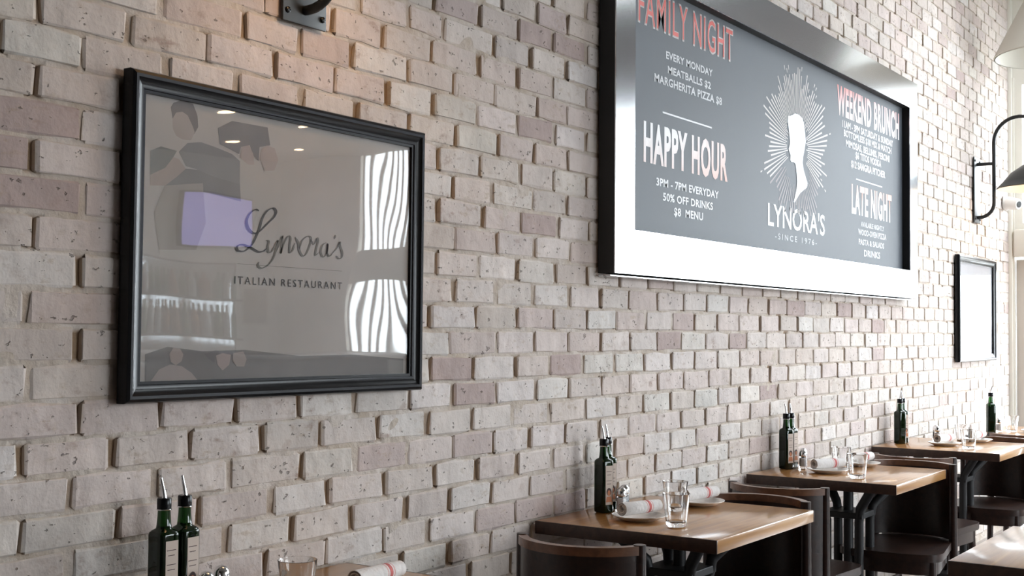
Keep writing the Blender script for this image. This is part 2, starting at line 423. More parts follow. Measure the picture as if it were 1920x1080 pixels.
def brick_geo(Lx, Hz, rnd, rough=1.0):
    """front at y=0 (towards -y), back at +0.03; irregular soft-edged brick, about 50 triangles"""
    xs = [0, 0.024, rnd.uniform(.35, .65), 0.976, 1.0]; zs = [0, 0.075, 0.925, 1.0]
    j = 0.0044 * rough
    V = []; E_ = []; nx, nz = len(xs), len(zs)
    cx = [rnd.uniform(-1, 1)*0.0035*rough for _ in range(4)]
    for b_, z in enumerate(zs):
        for a_, x in enumerate(xs):
            px = (x-.5)*Lx; pz = (z-.5)*Hz
            edge = a_ in (0, nx-1); edgez = b_ in (0, nz-1)
            y = rnd.uniform(-1, 1)*0.0009
            if edge or edgez: y += 0.0018 + rnd.uniform(0, .0016)
            if edge and edgez:
                y += 0.002
                ch = 2.2 if rnd.random() < 0.22 else 1.0
                px -= math.copysign(rnd.uniform(0.0, 0.007)*ch*rough, px); pz -= math.copysign(rnd.uniform(0.0, 0.0045)*ch*rough, pz)
            if edge and not edgez: px += rnd.uniform(-1, 1)*j
            if edgez and not edge: pz += rnd.uniform(-1, 1)*j
            V.append((px, y, pz)); E_.append(1.0 if edge or edgez else 0.0)
    Fc = [(b_*nx+a_, b_*nx+a_+1, (b_+1)*nx+a_+1, (b_+1)*nx+a_) for b_ in range(nz-1) for a_ in range(nx-1)]
    ring = [a_ for a_ in range(nx)] + [b_*nx+nx-1 for b_ in range(1, nz)] + [(nz-1)*nx+a_ for a_ in range(nx-2, -1, -1)] + [b_*nx for b_ in range(nz-2, 0, -1)]
    o = len(V)
    for i in ring: V.append((V[i][0]*1.0, 0.035, V[i][2])); E_.append(1.0)
    n = len(ring)
    for i in range(n):
        i2 = (i+1) % n
        Fc.append((ring[i2], ring[i], o+i, o+i2))
    return V, Fc, E_
TONES = [((0.58, 0.510, 0.475), 14), ((0.61, 0.550, 0.515), 14), ((0.56, 0.485, 0.450), 8), ((0.54, 0.475, 0.445), 3), ((0.63, 0.585, 0.555), 8), ((0.49, 0.41, 0.385), 2)]
pool = [t for t, n in TONES for _ in range(n)]
DARK = [(1.39,1.67),(1.37,1.56),(3.26,2.20),(3.13,2.23),(3.06,1.92),(3.11,1.615),(8.02,2.90),(8.35,2.60),(7.75,2.75),(5.2,1.42),(5.9,1.45),(6.3,1.35),(4.9,1.05),(2.66,1.22),(2.87,1.14),(3.27,1.22),(3.62,1.22),(4.66,1.30),(4.06,1.27),(1.43,1.73)]
def brick_tone(x, z, rnd):
    for dx, dz in DARK:
        if abs(x-dx) < 0.09 and abs(z-dz) < 0.034: return (0.43, 0.345, 0.325)
    t = rnd.choice(pool); w = rnd.uniform(0.95, 1.05)
    return tuple(min(.9, c*w*rnd.uniform(.985, 1.015)) for c in t)

# variants shared between alike bricks, by length class
rv = random.Random(5)
CLS = [0.085, 0.15, 0.172, 0.182, 0.190, 0.200]
VAR = {}
for c in CLS:
    VAR[c] = []
    for i in range(10):
        V, Fc, E_ = brick_geo(c, 0.0648, rv)
        mm = MB(); mm.add(V, Fc); me = mm.mesh('brick', M_brick, smooth=14)
        me.attributes.new('edge', 'FLOAT', 'POINT').data.foreach_set('value', E_); VAR[c].append(me)
bricks = []
for k, r in courses.items():
    zc = BZ0 + (k+0.5)*BP
    for a_, b_ in zip(r[:-1], r[1:]):
        bricks.append(((a_+b_)/2, zc, b_-a_))
def px_area(x, z):
    q = Vector((x, 0, z)) - cam.location
    d = q.dot(fw)
    if d < 0.3: return 0
    u = F_PX*q.dot(r2)/d; v = -F_PX*q.dot(u2)/d
    if abs(u) > 1000 or abs(v) > 570: return 0
    if 1.64 < x < 2.52 and 1.20 < z < 1.80: return 0      # behind the framed poster
    if 3.55 < x < 6.72 and 1.54 < z < 2.62: return 0      # behind the menu board
    return 1.0/d**3
order = sorted(range(len(bricks)), key=lambda i: -px_area(*bricks[i][:2]))
near = set(order[:300])
ro = random.Random(21)
fv, ff, fc, fe = [], [], [], []
for i, (x, z, ln) in enumerate(bricks):
    if z > ZC - 0.03 or z < 0.03: continue
    gap = ro.choice((0.008, 0.013, 0.017, 0.020, 0.023)) + ro.uniform(-.002, .002); Lx = ln - gap
    proud = -0.0080 + ro.uniform(-.0020, .0014)
    tone = brick_tone(x, z, ro)
    dx = ro.uniform(-.002, .002); dz = ro.uniform(-.0015, .0015); tilt = ro.gauss(0, 0.006)
    if i in near:
        c = min(CLS, key=lambda q: abs(q-Lx))
        o = bpy.data.objects.new('brick', ro.choice(VAR[c])); col.objects.link(o)
        o.parent = wall; o.location = (x+dx, proud, z+dz); o.scale = (Lx/c * (1 if ro.random() < .5 else 1), 1, ro.uniform(.98, 1.02))
        o.rotation_euler = (ro.gauss(0, .015), tilt, ro.gauss(0, .006))
        o.color = (*tone, 1)
    else:
        if x < 0.6 and ro.random() < 0: continue
        V, Fc, E_ = brick_geo(Lx, 0.0648, ro); fe += E_
        o0 = len(fv)
        fv += [(x+dx+px, proud+py, z+dz+pz+px*tilt) for px, py, pz in V]
        ff += [tuple(o0+q for q in f) for f in Fc]
        fc += [tone]*len(V)
me = bpy.data.meshes.new('brick_field'); me.from_pydata(fv, [], ff); me.materials.append(M_brick_f)
at = me.color_attributes.new('tint', 'FLOAT_COLOR', 'POINT')
at.data.foreach_set('color', [q for t in fc for q in (*t, 1.0)])
me.attributes.new('edge', 'FLOAT', 'POINT').data.foreach_set('value', fe)
me.polygons.foreach_set('use_smooth', [True]*len(me.polygons)); me.update(); me.set_sharp_from_angle(angle=R(14))
bf = bpy.data.objects.new('brick_field', me); col.objects.link(bf); bf.parent = wall; bf['kind'] = 'stuff'

# end wall with door and windows
b = MB()
b.box(XE, XE+0.1, -1.05, 0.0, 3.12, ZC)                     # header over the door
b.box(XE, XE+0.1, YB, -4.5, 0.42, 1.06); b.box(XE, XE+0.1, YB, -6.2, 1.06, 3.12); b.box(XE, XE+0.1, YB, -1.05, 0.0, 0.42); b.box(XE, XE+0.1, -4.5, -1.05, 0.42, 0.85)                  # dwarf wall under the windows
b.box(XE, XE+0.1, -0.020, 0.0, 0, 3.12)
struct(b.build('wall_far', M_trim), 'cream painted end wall with door and windows')
b = MB(); b.box(XE, XE+0.1, YB, -1.05, 3.12, ZC); struct(b.build('trim_3', M_dark), 'dark header above the tall end windows')  # header darkened so the menu board's top rail mirrors less light
b = MB(); b.box(XE-0.035, XE, -0.034, -0.001, 0, 3.9, bev=0.004); struct(b.build('trim_1', M_trim, smooth=40), 'cream corner trim at the end of the brick wall')
b = MB(); b.box(XE-0.045, XE+0.02, -1.05, -0.046, 1.86, 2.05, bev=0.006); b.box(XE-0.02, XE+0.02, -0.046, -0.034, 0, 3.12); struct(b.build('trim_2', M_trim, smooth=40), 'pale transom bar over the end door')
door = struct(thing('door_1', 'beige end door with a glazed leaf', None, (XE, 0, 0)))
b = MB()
b.box(0.01, 0.055, -0.14, -0.048, 0.01, 1.845, bev=0.004); b.box(0.01, 0.055, -1.04, -0.95, 0.01, 1.845, bev=0.004)
b.box(0.01, 0.055, -0.95, -0.14, 0.01, 0.24, bev=0.004); b.box(0.01, 0.055, -0.95, -0.14, 1.74, 1.845, bev=0.004)
b.build('door_frame', M_beige, door, smooth=40)
b = MB(); b.box(0.03, 0.036, -0.95, -0.14, 0.24, 1.74); b.build('pane', M_pane, door)
b = MB(); b.tube([(0.0, -0.91, 0.85), (-0.05, -0.91, 0.87), (-0.05, -0.91, 1.13), (0.0, -0.91, 1.15)], 0.01); b.build('handle', M_steel, door, smooth=50)
def window(n, y0, y1, z0, z1, label, bars=0):
    w = struct(thing('window_%d' % n, label, None, (XE, 0, 0)))
    fr = 0.05
    b = MB()
    b.box(0.0, 0.08, y0, y0+fr, z0, z1); b.box(0.0, 0.08, y1-fr, y1, z0, z1)
    b.box(0.0, 0.08, y0+fr, y1-fr, z0, z0+fr); b.box(0.0, 0.08, y0+fr, y1-fr, z1-fr, z1)
    if z1 - z0 > 2: b.box(0.01, 0.07, y0+fr, y1-fr, 2.03, 2.09)
    if bars: b.box(0.01, 0.07, y0+fr, y1-fr, 1.78, 2.03)
    b.build('window_frame', M_trim, w)
    b = MB(); b.box(0.036, 0.042, y0+fr, y1-fr, z0+fr, z1-fr); b.build('pane', M_pane, w)
    for i in range(bars):
        yy = y0 + fr + (y1-y0-2*fr)*(i+0.5)/bars
        b = MB(); b.box(0.012, 0.030, yy-0.012, yy+0.012, z0+fr, z1-fr); b.build('slat', M_ceil, w)
window(1, -1.05, -0.046, 2.05, 3.12, 'small pale window above the end door')
ys = [-1.05, -2.2, -3.35, -4.5, -5.35, -6.2]
for i in range(5):
    window(i+2, ys[i+1], ys[i], 0.85 if i < 3 else 1.06, 3.12, 'tall end window, number %d from the door' % (i+1) if i < 3 else 'tall slatted end window mirrored in the framed poster, %s of the two' % ('nearer', 'farther')[i-3], bars=0 if i < 3 else 7)
b = MB(); b.box(XE+0.1, 60, -60, 30, -0.25, -0.15); struct(b.build('ground_outside', mat('pavement', (0.45, 0.44, 0.42, 1), 0.9)), 'pale pavement outside the windows')
w = struct(thing('window_10', 'added slatted rooflight, unseen, lighting the far corner', None, (0, 0, ZC)))  # added light source for the upper far wall
b = MB(); b.box(KX0, KX0+0.05, KY0, KY1, 0, 0.1); b.box(KX1-0.05, KX1, KY0, KY1, 0, 0.1); b.box(KX0+0.05, KX1-0.05, KY0, KY0+0.05, 0, 0.1); b.box(KX0+0.05, KX1-0.05, KY1-0.05, KY1, 0, 0.1); b.build('window_frame', M_trim, w)
b = MB(); b.box(KX0+0.05, KX1-0.05, KY0+0.05, KY1-0.05, 0.05, 0.055); b.build('pane', M_pane, w)
for i in range(5):
    b = MB(); yy = KY0 + (KY1-KY0)*(i+1)/6; b.box(KX0+0.05, KX1-0.05, yy-0.015, yy+0.015, 0.0, 0.045); b.build('slat', M_trim, w)
# unseen side windows, added for soft frontal light on the bricks
for i in range(3):
    xa = SW0 + (SW1-SW0)*i/3; xb = SW0 + (SW1-SW0)*(i+1)/3
    w = struct(thing('window_%d' % (i+7), 'added unseen side window lighting the bricks, pane %d of three' % (i+1), None, (0, YB, 0)))
    b = MB(); b.box(xa, xa+0.05, -0.08, 0, SZ0, SZ1); b.box(xb-0.05, xb, -0.08, 0, SZ0, SZ1); b.box(xa+0.05, xb-0.05, -0.08, 0, SZ0, SZ0+0.05); b.box(xa+0.05, xb-0.05, -0.08, 0, SZ1-0.05, SZ1); b.build('window_frame', M_trim, w)
    b = MB(); b.box(xa+0.05, xb-0.05, -0.045, -0.04, SZ0+0.05, SZ1-0.05); b.build('pane', M_pane, w)
b = MB(); b.box(XB-6, XE+0.09, -60, YB-0.1, -0.27, -0.17); struct(b.build('ground_side', bpy.data.materials['pavement']), 'pale pavement outside the side windows')
# wall behind the lens
b = MB(); b.box(XB-0.1, XB, YB, 0.15, 0, ZC); struct(b.build('wall_back', M_dark), 'plain wall behind the viewer')

# ------------------------------------------------------------------ framed pictures
def frame_ring(w, h, prof):
    """mitred moulding: prof = (inset from the outer edge, y) from the back of the outer side to the rebate"""
    m_ = MB(); n = len(prof); V = []
    for (ins, y) in prof:
        a, c = w/2-ins, h/2-ins
        V += [(-a, y, -c), (a, y, -c), (a, y, c), (-a, y, c)]
    Fc = []
    for i in range(n-1):
        for k in range(4):
            k2 = (k+1) % 4; Fc.append((i*4+k, i*4+k2, (i+1)*4+k2, (i+1)*4+k))
    m_.add(V, Fc); return m_
PROF = [(0.0, 0.0), (0.0, -0.021), (0.003, -0.027), (0.009, -0.030), (0.015, -0.029), (0.018, -0.026), (0.030, -0.020), (0.036, -0.0195), (0.037, -0.017), (0.043, -0.0165), (0.043, -0.008)]
def picture(name, label, cx, cz, w, h, tilt, print_fn):
    t = thing(name, label, 'picture', (cx, -0.017, cz)); t.rotation_euler = (0, tilt, 0)
    frame_ring(w, h, PROF).build('frame', M_black, t, smooth=35)
    a, c = w/2-0.041, h/2-0.041
    bb = MB(); bb.box(-a, a, -0.006, -0.001, -c, c); bb.build('backing_board', M_dark, t)
    print_fn(t, a, c)
    bb = MB(); bb.box(-a, a, -0.0125, -0.0105, -c, c); bb.build('glazing', M_acrylic, t)
    return t
def flat(pts, y, cx, cz):
    """flat print polygon from wall coordinates (X, Z)"""
    m_ = MB(); m_.add([(x-cx, y, z-cz) for x, z in pts], [tuple(range(len(pts)))]); return m_
def printmat(name, r, g, bl, noise=None): return mat(name, lin(r, g, bl), 0.55, spec=0.3, noise=noise)

def stroke(m_, pts, widths, y, sub=6):
    """calligraphic ribbon through pts (Catmull-Rom)"""
    P = [Vector((p[0], 0, p[1])) for p in pts]; n = len(P); out = []; ws = []
    for i in range(n-1):
        p0, p1, p2, p3 = P[max(i-1, 0)], P[i], P[i+1], P[min(i+2, n-1)]
        for s in range(sub):
            t = s/sub
            out.append(0.5*((2*p1)+(p2-p0)*t+(2*p0-5*p1+4*p2-p3)*t*t+(3*p1-p0-3*p2+p3)*t**3)); ws.append(None)
    out.append(P[-1]); L_ = len(out)
    V = []
    for i, p in enumerate(out):
        t = out[min(i+1, L_-1)]-out[max(i-1, 0)]
        if t.length < 1e-7: t = Vector((1, 0, 0))
        t.normalize()
        # broad pen held at 40 degrees: thick on down strokes
        w = widths[0] + (widths[1]-widths[0])*abs(t.x*0.35 - t.z*0.94)**1.5
        if i < 3 or i > L_-4: w *= 0.6
        nn = Vector((-t.z, 0, t.x))
        V += [(p+nn*w)[:], (p-nn*w)[:]]
    V = [(x, y, z) for x, _, z in V]
    m_.add(V, [(2*i, 2*i+2, 2*i+3, 2*i+1) for i in range(L_-1)])

# text in the built-in typeface, fitted to a box given on its panel (x0..x1, baseline z, cap height)
_fc = {}
def text_mesh(body, offset=0.0, spacing=1.0):
    cu = bpy.data.curves.new('lettering', 'FONT'); cu.body = body; cu.size = 1.0; cu.offset = offset; cu.space_character = spacing
    cu.resolution_u = 3; cu.fill_mode = 'FRONT'
    o = bpy.data.objects.new('lettering', cu); col.objects.link(o)
    dg = bpy.context.evaluated_depsgraph_get(); dg.update()
    me = bpy.data.meshes.new_from_object(o.evaluated_get(dg), depsgraph=dg)
    bpy.data.objects.remove(o); bpy.data.curves.remove(cu)
    return me
def cap_h():
    if 'h' not in _fc:
        me = text_mesh('H'); zs = [v.co.y for v in me.vertices]; _fc['h'] = max(zs)-min(zs); bpy.data.meshes.remove(me)
    return _fc['h']
def text(name, body, x0, x1, zb, h, y, M, parent, offset=0.0, pad=0.0, spacing=1.0, label=None, axis='x'):
    me = text_mesh(body, offset, spacing)
    xs = [v.co.x for v in me.vertices]; a, c = min(xs)+offset, max(xs)-offset
    sx = (x1-x0)/(c-a); sz = h/cap_h()
    for v in me.vertices:
        v.co = Vector((x0+(v.co.x-a)*sx, y, zb+v.co.y*sz))
    me.materials.append(M)
    o = bpy.data.objects.new(name, me); col.objects.link(o); o.parent = parent
    if label: o['label'] = label
    return o

C1X, C1Z, F1W, F1H = 2.086, 1.5035, 0.940, 0.668
SCRIPT = {
 'L': [(1.9844,1.5848),(1.9722,1.5857),(1.9564,1.5755),(1.9474,1.559),(1.9517,1.5436),(1.9666,1.5338),(1.9814,1.5358),(1.9948,1.5447),(2.0136,1.5601),(2.03,1.5734),(2.0367,1.5861),(2.0296,1.5936),(2.0158,1.5904),(2.0023,1.5792),(1.993,1.5645),(1.9866,1.5461),(1.9762,1.5255),(1.9644,1.5079),(1.9448,1.493),(1.9264,1.491),(1.9198,1.4965),(1.9248,1.5036),(1.9392,1.5054),(1.9606,1.5008),(1.9822,1.4931),(1.9985,1.495),(2.0093,1.5017)],
 'y': [(2.0062,1.5195),(2.0159,1.5181),(2.0134,1.5059),(2.0163,1.4941),(2.026,1.4966),(2.0368,1.5113),(2.045,1.522),(2.0385,1.4993),(2.0291,1.4787),(2.0128,1.4638),(1.9952,1.457),(1.9842,1.4615),(1.9867,1.4705)],
 'n': [(2.0413,1.4995),(2.052,1.520),(2.0590,1.5330),(2.0575,1.5150),(2.0545,1.4940),(2.0620,1.5140),(2.0760,1.5335),(2.0845,1.5300),(2.0825,1.5120),(2.0830,1.4975),(2.0920,1.5030),(2.099,1.5200)],
 'apostrophe': [(2.2330,1.5480),(2.2345,1.5440),(2.2310,1.5380)],
 'o': [(2.099,1.5336),(2.1109,1.5199),(2.1141,1.5036),(2.126,1.4919),(2.1377,1.4988),(2.1492,1.5202),(2.1519,1.535),(2.1399,1.5384),(2.1224,1.5269),(2.114,1.5078)],
 'r': [(2.1519,1.5308),(2.1611,1.521),(2.1728,1.5364),(2.176,1.5282),(2.1703,1.511),(2.1676,1.4962),(2.1795,1.5032)],
 'a': [(2.2035,1.5278),(2.1914,1.5207),(2.1856,1.5035),(2.1949,1.4935),(2.207,1.5047),(2.2097,1.526),(2.207,1.5047),(2.2164,1.4967),(2.2286,1.5059)],
 's': [(2.2286,1.5059),(2.2440,1.5200),(2.2520,1.5330),(2.2530,1.5230),(2.2610,1.5080),(2.2590,1.4960),(2.2480,1.4925),(2.2400,1.4980)]}
FIG = [  # faded photograph: (outline on the poster, grey-brown print tone)
 ('figure_ground', [(1.6772,1.2673),(1.7343,1.2821),(1.8284,1.2726),(1.9501,1.2751),(2.125,1.2601),(2.30,1.262),(2.50,1.25),(2.50,1.2099),(1.8159,1.212),(1.6784,1.2115)], (88,84,82)),
 ('figure_hair', [(1.7303,1.7769),(1.737,1.7872),(1.7581,1.796),(1.7893,1.7934),(1.8019,1.7707),(1.8048,1.7465),(1.7942,1.7299),(1.7903,1.7445),(1.7754,1.7668),(1.761,1.7722),(1.7445,1.7679),(1.7354,1.7536)], (88,80,80)),
 ('figure_face', [(1.7445,1.7679),(1.761,1.7722),(1.7754,1.7668),(1.7903,1.7445),(1.7954,1.7338),(1.7861,1.7157),(1.7622,1.7144),(1.7455,1.7197),(1.7358,1.7351),(1.7354,1.7536)], (150,138,132)),
 ('figure_jacket', [(1.7533,1.6872),(1.7766,1.7088),(1.8128,1.7153),(1.8501,1.7105),(1.9013,1.7014),(1.925,1.6885),(1.926,1.6377),(1.8515,1.6455),(1.8068,1.6559),(1.7729,1.6597)], (104,102,104)),
 ('figure_sleeve', [(1.6797,1.6801),(1.7067,1.6925),(1.7486,1.6885),(1.7395,1.6744),(1.7191,1.6499),(1.6808,1.6311)], (92,92,90)),
 ('figure_arm', [(1.7395,1.6744),(1.7536,1.6724),(1.773,1.6541),(1.7497,1.6348),(1.7199,1.6132),(1.6813,1.6094),(1.6808,1.6311),(1.7191,1.6499)], (146,130,122)),
 ('figure_shadow', [(1.7497,1.6348),(1.773,1.6541),(1.8068,1.6559),(1.8515,1.6455),(1.926,1.6377),(1.93,1.60),(1.83,1.61),(1.7199,1.6132)], (96,92,94)),
 ('figure_apron', [(1.7176,1.613),(1.8201,1.6289),(1.8307,1.5444),(1.8055,1.486),(1.7068,1.4804),(1.6915,1.5558)], (136,128,122)),
 ('figure_group_shadow', [(1.8593,1.7521),(1.8998,1.7733),(2.0066,1.7744),(2.0157,1.7353),(1.9829,1.7272),(1.9808,1.695),(1.9644,1.705),(1.9533,1.7274),(1.9269,1.7202),(1.922,1.7039),(1.8651,1.7182)], (92,88,88)),
 ('figure_head', [(1.9248,1.6963),(1.9296,1.7205),(1.9506,1.7271),(1.9644,1.709),(1.9675,1.6855),(1.9488,1.6834)], (152,136,130)),
 ('figure_head', [(1.985,1.70),(1.988,1.722),(2.005,1.734),(2.03,1.73),(2.042,1.705),(2.03,1.68),(2.0,1.675)], (154,138,132)),
 ('figure_shoulders', [(1.6931,1.213),(1.7138,1.2362),(1.7417,1.2459),(1.7725,1.2419),(1.7997,1.2274),(1.8159,1.212)], (138,124,120)),
 ('figure_head', [(1.739,1.2666),(1.7496,1.2802),(1.7673,1.2784),(1.7764,1.2661),(1.7723,1.2523),(1.757,1.2439),(1.7437,1.251)], (140,124,118)),
 ('figure_hair', [(1.8331,1.2672),(1.8632,1.274),(1.9134,1.2718),(1.916,1.2609),(1.8846,1.2684),(1.8658,1.2615),(1.8614,1.2473),(1.8425,1.2583)], (74,70,70)),
 ('figure_head', [(1.8658,1.2633),(1.8846,1.2684),(1.9087,1.2646),(1.9043,1.2429),(1.8854,1.2307),(1.8709,1.2435)], (142,124,120)),
 ('figure_head', [(1.9159,1.2681),(1.9452,1.2715),(1.9554,1.2548),(1.9483,1.2385),(1.9262,1.2389),(1.9138,1.2518)], (134,120,114)),
]
M_poster = printmat('faded_poster_paper', 160, 153, 148, noise=(5, 0.22))
def poster1(t, a, c):
    bb = MB(); bb.box(-a, a, -0.0075, -0.0062, -c, c); pr = bb.build('poster', M_poster, t)
    fm = {}
    for i, (nm, pts, cc) in enumerate(FIG):
        if cc not in fm: fm[cc] = printmat('print_tone', *[0.68*q + 0.32*p_ for q, p_ in zip(cc, (158, 151, 146))], noise=(14, 0.16))
        fl = flat([(min(max(x, C1X-a), C1X+a), min(max(z, C1Z-c), C1Z+c)) for x, z in pts], -0.0077-0.00004*i, C1X, C1Z).build(nm, fm[cc], pr)
    ink = printmat('black_ink', 52, 48, 50); ink2 = printmat('grey_ink', 96, 92, 86)
    m_ = MB(); stroke(m_, [(x-C1X, z-C1Z) for x, z in SCRIPT['L']], (0.0012, 0.0046), -0.0086); m_.build('script_initial', ink, pr)
    for kx in ('y', 'n', 'o', 'r', 'a', 'apostrophe', 's'):
        m_ = MB(); stroke(m_, [(x-C1X, z-C1Z) for x, z in SCRIPT[kx]], (0.0010, 0.0036), -0.0086); m_.build('script_letter', ink2, pr)
    m_ = MB(); m_.box(1.9218-C1X, 2.2608-C1X, -0.0086, -0.0085, 1.4627-C1Z, 1.4635-C1Z); m_.build('rule', ink2, pr)
    text('lettering', 'ITALIAN RESTAURANT', 1.915-C1X, 2.262-C1X, 1.419-C1Z, 0.0165, -0.0086, ink, pr, spacing=1.35)
picture('framed_poster', 'large black-framed faded poster with script lettering under wavy glazing', C1X, C1Z, F1W, F1H, R(0.25), poster1)

C3X, C3Z = 8.205, 1.478
def poster3(t, a, c):
    bb = MB(); bb.box(-a, a, -0.0075, -0.0062, -c, c); pr = bb.build('poster', printmat('pale_poster_paper', 196, 198, 206, noise=(4, 0.15)), t)
    g1 = printmat('grey_print', 120, 122, 132, noise=(9, 0.2)); g2 = printmat('pale_print', 165, 168, 178, noise=(9, 0.2))
    for i, (pts, M) in enumerate([([(-a, -c), (a, -c), (a, -c*.45), (a*.3, -c*.25), (-a*.4, -c*.35), (-a, -c*.6)], g1),
                                  ([(-a*.8, c*.2), (-a*.2, c*.75), (a*.3, c*.7), (a*.1, c*.35), (-a*.4, 0)], g2),
                                  ([(-a*.2, -c*.3), (a*.5, -c*.4), (a*.4, -c*.8), (-a*.3, -c*.75)], g2)]):
        m_ = MB(); m_.add([(x, -0.0077-0.00005*i, z) for x, z in pts], [tuple(range(len(pts)))]); m_.build('printed_shape', M, pr)
picture('framed_poster', 'small-looking distant black-framed picture near the corner, bright with window glare', C3X, C3Z, 0.91, 0.652, 0, poster3)

# ------------------------------------------------------------------ menu board
BX0, BX1, BZa, BZb, BY = 3.50, 6.79, 1.510, 2.668, -0.076
IX0, IX1, IZa, IZb = 3.630, 6.655, 1.657, 2.522
board = thing('menu_board', 'long dark menu board in a wide brushed metal frame high on the brick wall', 'menu board', (0, 0, 0))
PYB = -0.034
b = MB(); b.box(BX0+0.004, BX1-0.004, PYB+0.001, -0.013, BZa+0.004, BZb-0.004); b.build('backing_box', M_alu_dark, board)
def rail(nm, poly):
    m_ = MB(); m_.prism(poly, BY, BY+0.004); m_.build(nm, M_alu, board)
rail('frame_rail', [(BX0, BZa), (BX1, BZa), (IX1, IZa), (IX0, IZa)])
rail('frame_rail', [(BX0, BZb), (IX0, IZb), (IX1, IZb), (BX1, BZb)])
rail('frame_rail', [(BX0, BZa), (IX0, IZa), (IX0, IZb), (BX0, BZb)])
rail('frame_rail', [(BX1, BZa), (BX1, BZb), (IX1, IZb), (IX1, IZa)])
b = MB()
b.box(BX0, BX0+0.01, BY+0.004, -0.013, BZa, BZb); b.box(BX1-0.01, BX1, BY+0.004, -0.013, BZa, BZb)
b.box(BX0+0.01, BX1-0.01, BY+0.004, -0.013, BZa, BZa+0.01); b.box(BX0+0.01, BX1-0.01, BY+0.004, -0.013, BZb-0.01, BZb)
b.build('box_side', M_alu_dark, board)
b = MB()
b.box(IX0-0.006, IX0, BY+0.004, PYB, IZa-0.006, IZb+0.006); b.box(IX1, IX1+0.006, BY+0.004, PYB, IZa-0.006, IZb+0.006)
b.box(IX0, IX1, BY+0.004, PYB, IZa-0.006, IZa); b.box(IX0, IX1, BY+0.004, PYB, IZb, IZb+0.006)
b.build('inner_reveal', M_alu_dark, board)
b = MB(); b.box(BX0, BX1-0.05, -0.060, -0.013, BZa-0.011, BZa-0.004, bev=0.002); b.build('bottom_lip', M_alu, board)
M_slate = mat('slate_print', lin(74, 79, 86), 0.55, spec=0.4, noise=(3, 0.10))
b = MB(); b.box(IX0, IX1, PYB-0.0005, PYB+0.001, IZa, IZb); b.build('panel', M_slate, board)
TY = PYB - 0.0012
M_txt = mat('white_vinyl', lin(240, 240, 242), 0.6); M_txt2 = mat('grey_white_vinyl', lin(210, 211, 214), 0.6)
M_red = mat('red_vinyl', lin(205, 62, 44), 0.45); M_outl = mat('pale_vinyl_outline', lin(190, 178, 176), 0.5)
def gradmat(name, a, c, x0, x1, z0, z1, fx):
    M = bpy.data.materials.new(name); M.use_nodes = True
    nt = M.node_tree; N = nt.nodes; L = nt.links; P = N['Principled BSDF']; P.inputs['Roughness'].default_value = 0.5
    tc = N.new('ShaderNodeTexCoord'); sx = N.new('ShaderNodeSeparateXYZ'); L.new(tc.outputs['Object'], sx.inputs[0])
    r1 = N.new('ShaderNodeMapRange'); r1.inputs[1].default_value = x0; r1.inputs[2].default_value = x1; L.new(sx.outputs[0], r1.inputs[0])
    r2_ = N.new('ShaderNodeMapRange'); r2_.inputs[1].default_value = z1; r2_.inputs[2].default_value = z0; L.new(sx.outputs[2], r2_.inputs[0])
    mm = N.new('ShaderNodeMix'); mm.inputs[0].default_value = fx; L.new(r2_.outputs[0], mm.inputs[2]); L.new(r1.outputs[0], mm.inputs[3])
    mx = N.new('ShaderNodeMix'); mx.data_type = 'RGBA'; mx.inputs['A'].default_value = a; mx.inputs['B'].default_value = c
    L.new(mm.outputs[0], mx.inputs['Factor']); L.new(mx.outputs['Result'], P.inputs['Base Color'])
    return M
WHT = lin(232, 230, 230)
text('heading_outline', 'FAMILY NIGHT', 3.722, 4.491, 2.376, 0.121, TY, M_outl, board, offset=0.028, spacing=1.12)
text('heading', 'FAMILY NIGHT', 3.725, 4.488, 2.378, 0.117, TY-0.0006, M_red, board, offset=0.0, spacing=1.12, label='red condensed heading lettering')
text('lettering', 'EVERY MONDAY', 3.929, 4.308, 2.286, 0.025, TY, M_txt2, board, offset=0.027, spacing=1.06)
text('lettering', 'MEATBALLS $2', 3.943, 4.292, 2.236, 0.025, TY, M_txt2, board, offset=0.027, spacing=1.06)
text('lettering', 'MARGHERITA PIZZA $8', 3.843, 4.391, 2.190, 0.027, TY, M_txt2, board, offset=0.027, spacing=1.06)
b = MB(); b.box(3.904, 4.303, TY, TY+0.0005, 2.088, 2.094); b.build('divider_line', M_txt, board)
text('heading', 'HAPPY HOUR', 3.768, 4.441, 1.908, 0.127, TY, gradmat('white_to_peach_vinyl', WHT, lin(206, 148, 128), 3.95, 4.50, 1.90, 2.02, 0.6), board, offset=0.038, spacing=1.12, label='white to peach condensed heading lettering')
text('lettering', '3PM - 7PM EVERYDAY', 3.860, 4.364, 1.830, 0.026, TY, M_txt, board, offset=0.027, spacing=1.06)
text('lettering', '50% OFF DRINKS', 3.910, 4.313, 1.782, 0.026, TY, M_txt, board, offset=0.027, spacing=1.06)
text('lettering', '$8  MENU', 3.995, 4.228, 1.736, 0.027, TY, M_txt, board, offset=0.027, spacing=1.06)
text('lettering', "LYNORA'S", 4.843, 5.495, 1.765, 0.089, TY, M_txt, board, offset=0.016, label='large white name lettering')
text('lettering', '-SINCE 1976-', 4.917, 5.395, 1.713, 0.024, TY, M_txt2, board, offset=0.015, spacing=1.5)
text('heading', 'WEEKEND BRUNCH', 5.665, 6.596, 2.351, 0.126, TY, gradmat('red_to_white_vinyl', lin(205, 70, 56), WHT, 5.4, 6.3, 2.34, 2.48, 0.45), board, offset=0.038, spacing=1.12, label='red to white condensed heading lettering')
text('lettering', '11AM - 3PM SATURDAY & SUNDAY', 5.734, 6.493, 2.295, 0.031, TY, M_txt, board, offset=0.027, spacing=1.06)
text('lettering', 'BOTTOMLESS $18 MIX & MATCH', 5.752, 6.465, 2.254, 0.030, TY, M_txt, board, offset=0.027, spacing=1.06)
